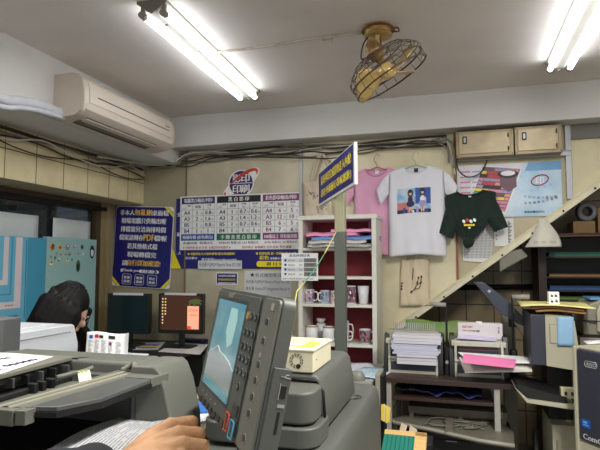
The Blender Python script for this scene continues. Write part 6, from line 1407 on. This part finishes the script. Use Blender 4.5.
# scanner behind it on its own stand
sx = PY(574, 330, 3.3).x; zb_ = PY(590, 346, 3.3).z; zS = PY(590, 300, 3.3).z - zb_; M_sc = mat('scanner_greybeige', (132, 130, 114), .5, var=.04)
sst = empty('scanner_stand', (sx + .05, 3.3, 0), 'beige cabinet carrying the rounded scanner unit at the right edge', 'cabinet'); MB().box(.02, .5, -.03, .30, .02, zb_).build('body', M_bsh, sst, bevel=.004)
sc3 = empty('scanner_unit', (sx + .02, 3.3, zb_), 'rounded grey-beige scanner unit behind the slate-front duplicator', 'scanner')
MB().box(.0, .5, -.04, .30, 0, .05).build('base', M_sc, sc3, bevel=.006); MB().box(.01, .5, -.03, .28, .05, .062).build('dark_gap', M_cblk, sc3)
pr2 = [(.02, .062), (.02, zS - .12), (.03, zS - .06), (.06, zS - .02), (.11, zS), (.5, zS), (.5, .062)]
MB().prism(pr2, -.03, .28, 1).build('lid', M_sc, sc3, bevel=.010); MB().prism([(.085, .08), (.085, zS - .06), (.10, zS - .025), (.14, zS - .010), (.5, zS - .010), (.5, .08)], -.05, -.028, 1).build('front_cover', mat('scanner_light', (168, 164, 144), .45), sc3, bevel=.012)
MB().box(.02, .5, -.052, -.029, zS * .55, zS * .57).build('seam', M_cblk, sc3); MB().cyl((.045, -.03, zS * .5), (.045, -.034, zS * .5), .006, 10).build('button', M_alu, sc3)
o = MB().box(0, .3, 0, .18, 0, .012).build('blue_binder', mat('steel_blue_cover', (90, 140, 180), .5), bevel=.002); o.location = (PY(590, 300, 3.3).x, 3.30, zb_ + zS + .0005); tag(o, 'blue folder lying on the grey-beige scanner at the right edge', 'folder')
o = MB().grid(lambda u, v: (.25 * u, .1 * v, .01 * math.sin(u * 3)), 8, 4).build('loose_sheet', WHITE, solid=.002); o.location = (rc.x + .06, 2.86, 1.068); tag(o, 'white sheets on top of the slate-front duplicator before the scanner', 'paper')

# ================================================================ dark paper rack under the stair
M_rk = mat('rack_dark_wood', (50, 34, 28), .55, var=.15, stretch=(4, 4, .5)); rk0 = PY(547, 280, 4.2).x; rk1 = 1.9
rk = empty('paper_rack', (rk0, 4.2, 0), 'dark wooden rack of narrow shelves with coloured papers under the stair', 'rack')
MB().box(-.055, 0, 0, .35, 0, 1.66).build('side_panel', M_rk, rk, bevel=.002); MB().box(rk1 - rk0, rk1 - rk0 + .03, 0, .35, 0, 1.66).build('side_panel', M_rk, rk); MB().box(-.05, rk1 - rk0, .33, .35, 0, 1.66).build('back_panel', M_cblk, rk)
SHZ = [PY(560, y, 4.2).z for y in (256.5, 276.5, 290, 299.5, 312)]
for z in SHZ + [.95, .75, .5]: MB().box(0, rk1 - rk0, 0, .33, z - .012, z).build('shelf_board', M_rk, rk)
MB().box(-.055, rk1 - rk0 + .03, -.01, .35, 1.655, 1.672).build('top_board', M_rk, rk, bevel=.002)
MB().box(.0, rk1 - rk0, -.004, .004, 1.648, 1.664).build('orange_edge', mat('orange_edge', (150, 84, 46), .5), rk)
for i, (z, c_, nm, lab, th) in enumerate(((SHZ[0], (34, 110, 88), 'green', 'dark green paper stack, highest shelf of the dark rack', .03), (SHZ[1], (156, 116, 66), 'tan', 'tan paper stack on the second shelf of the dark rack', .018), (SHZ[2], (50, 86, 136), 'blue', 'dull blue paper stack on the third shelf of the dark rack', .03), (SHZ[3], (96, 136, 60), 'green', 'leaf green paper stack on the fourth shelf of the dark rack', .020), (SHZ[4], (170, 90, 60), 'orange', 'orange and red paper stack on the lowest visible rack shelf', .022))):
    g = MB().box(0, .9, 0, .28, 0, th * .55, 0).box(0, .9, .004, .28, th * .55, th, 1); o = g.build('paper_stack', [mat('rackp_%d' % i, c_, .7), mat('rackq_%d' % i, tuple(int(v * .7) if i != 4 else (120, 60, 80)[k] for k, v in enumerate(c_)), .7)]); o.location = (rk0 + .02, 4.212, z + .0005); tag(o, lab, 'paper stack', 'coloured papers in the dark rack')
# tape roll and cartons on top of the rack
tpc = PY(586, 210.5, 4.35); Mt = Matrix.Rotation(math.radians(90), 4, 'X')
R_ = .068; tr_ = empty('tape_roll', (tpc.x, 4.35, 1.673 + R_ + .095), 'grey tape roll with a dark core, standing on a carton under the stair', 'tape roll', rot=(math.radians(90), 0, .15))
MB().lathe([(R_ * .52, -.03), (R_, -.03), (R_, .03), (R_ * .52, .03), (R_ * .52, -.03)], 32).build('tape', mat('tape_grey', (130, 134, 138), .35), tr_); MB().lathe([(R_ * .46, -.031), (R_ * .52, -.031), (R_ * .52, .031), (R_ * .46, .031), (R_ * .46, -.031)], 32).build('core', M_bdk, tr_)
for nm_, px0, px1, z0_, z1_, yy, lab in (('carton', 573, 595, 1.673, 1.765, 4.30, 'brown carton on the rack top beneath the tape roll'), ('carton', 598, 612, 1.673, 1.86, 4.32, 'brown carton on the rack top at the right photo edge')):
    a = PY(px0, 220, yy); b = PY(px1, 220, yy); o = MB().box(0, b.x - a.x, 0, .2, 0, z1_ - z0_).build(nm_, mat('carton_brown', (150, 120, 80), .7), bevel=.002); o.location = (a.x, yy, z0_); tag(o, lab, 'box', 'cartons on the rack top')
# dark pipe along the recess wall
o = MB().tube([PY(440, 288, 4.66), PY(540, 286.5, 4.66)], .022, 10).build('wall_pipe', M_cblk); tag(o, 'dark horizontal pipe along the tiled recess wall', 'pipe')
for zz_, mm, lab in ((0, 0, None),): pass
# sheets stuck at the stair edge
def hang_sheet(name, pts, Y, m, label, curve=.02):
    P = [PY(x, y, Y) for x, y in pts]; o = P[0]
    def q(u, v): p = P[3].lerp(P[2], u).lerp(P[0].lerp(P[1], u), v) - o; return p + Vector((0, -curve * math.sin(pi * u) * (1 - v), 0))
    ob = MB().grid(q, 14, 10).build(name, m, solid=.0012); ob.location = o; return tag(ob, label, 'paper')
hang_sheet('grey_sheet', [(499, 253), (521, 249), (528, 256), (500, 272)], 3.98, mat('grey_paper', (136, 134, 120), .7), 'grey paper sheet tucked behind the stair edge, left of the folded white paper', 0)
hang_sheet('grey_sheet', [(556, 214), (570, 211), (560, 219), (553, 222)], 4.10, mat('grey_paper', (136, 134, 120), .7), 'small grey sheet poking out under the stair edge near the tape roll', 0)
c = PY(541, 218, 3.93); fp_ = empty('folded_paper_cap', (c.x, 3.945, c.z), 'white sheet folded into a bell-shaped cone, hanging on the stair edge', 'paper')
zb1 = PY(541, 247, 3.93).z - c.z; xl = PY(525, 245, 3.93).x - c.x; xr = PY(562, 246, 3.93).x - c.x
def cone(u, v):
    s = 1 - v; k = .10 + .90 * (s ** .75); x = (xl + (xr - xl) * u) * k + (.0) ; sag = .4 * (1 - abs(2 * u - 1)) 
    return Vector((x, -.055 * math.sin(pi * u) * (s ** .6) - .002, zb1 * (s ** 1.25 if False else s) ))
def cone2(u, v):
    s = 1 - v; w_ = .12 + .88 * (1 - (1 - s) ** 1.0 if u < .5 else math.sin(s * pi / 2) ** .85); x0 = (xl if u < .5 else xr) * abs(2 * u - 1) * (w_ if u >= .5 else .12 + .88 * s ** 1.5)
    return Vector((x0, -.05 * math.sin(pi * u) * s - .002, zb1 * s))
MB().grid(cone2, 24, 16).build('front_flap', mat('worn_white_paper', (212, 208, 194), .65), fp_, solid=.0012)
MB().grid(lambda u, v: Vector((cone2(u, v).x, .012 + .0 * u, cone2(u, v).z)), 12, 8).build('back_flap', mat('worn_white_paper', (212, 208, 194), .65), fp_, solid=.0012)
g = MB()
for z in (.82, .87): 
    for k in range(3): g.grid(lambda u, v, k=k, z=z: cone2(.18 + .26 * k + .16 * u, 1 - z + .014 * v) + Vector((0, -.003, 0)), 4, 1)
g.build('printing', [mat('faint_ink', (150, 146, 134), .6)], fp_)
# bin clutter on the floor under the stair: three cables and a black pole
o = MB().cyl((0, 0, 0), (0, 0, .5), .02, 10).build('black_pole', M_cblk); pq = PY(553, 440, 3.3); o.location = (pq.x - .08, 3.35, 0.0); tag(o, 'black pole standing on the floor under the catch tray', 'pole')
for k, (sx_, lab) in enumerate(((0, 'white cable lying in loops on the recess floor'), (.12, 'grey cable lying in loops on the recess floor'))):
    o = MB().tube(wavy([(.42 + sx_, 3.85, .02), (.46 + sx_, 3.75, .05), (.50 + sx_, 3.8, .20), (.46 + sx_, 3.92, .03), (.54 + sx_, 3.72, .02)], 8), .008, 6).build('cable', M_cab[2 - 2 * k]); tag(o, lab, 'cable')
# ================================================================ light, world, camera
def area(name, loc, sx, sy, power, col=(1, .98, .95), rot=(0, 0, 0)):
    l = bpy.data.lights.new(name, 'AREA'); l.shape = 'RECTANGLE'; l.size = sx; l.size_y = sy; l.energy = power; l.color = col
    o = bpy.data.objects.new(name, l); o.location = loc; o.rotation_euler = rot; COL.objects.link(o); return o
area('fill_light_front_left', (-1.33, .95, 2.60), .2, 1.3, 13)  # added fill light overhead, out of view; no fixture modelled here
area('fill_light_front_right', (.6, 1.1, 2.60), .2, 1.3, 40)  # added overhead fill, out of view, brightens the back wall
area('fill_light_back_left', (-1.3, -1.6, 2.58), .25, 1.2, 12)  # added fill behind the camera, no fixture modelled there
w = bpy.data.worlds.new('World'); SC.world = w; w.use_nodes = True
bg = w.node_tree.nodes['Background']; bg.inputs[0].default_value = (.80, .84, .9, 1); bg.inputs[1].default_value = .6
cam = bpy.data.cameras.new('camera'); cam.sensor_width = 36; cam.lens = FPX / 600 * 36; cam.clip_start = .02
co = bpy.data.objects.new('camera', cam); COL.objects.link(co); co.location = EYE; co.rotation_euler = (pi / 2 + PHI, 0, TH); SC.camera = co
SC.view_settings.view_transform = 'Standard'; SC.view_settings.look = 'None'; SC.view_settings.exposure = 1.0; SC.view_settings.gamma = 1
try: SC.view_settings.use_curve_mapping = False
except Exception: pass
SC.cycles.max_bounces = 8; SC.cycles.diffuse_bounces = 4; SC.cycles.use_denoising = True
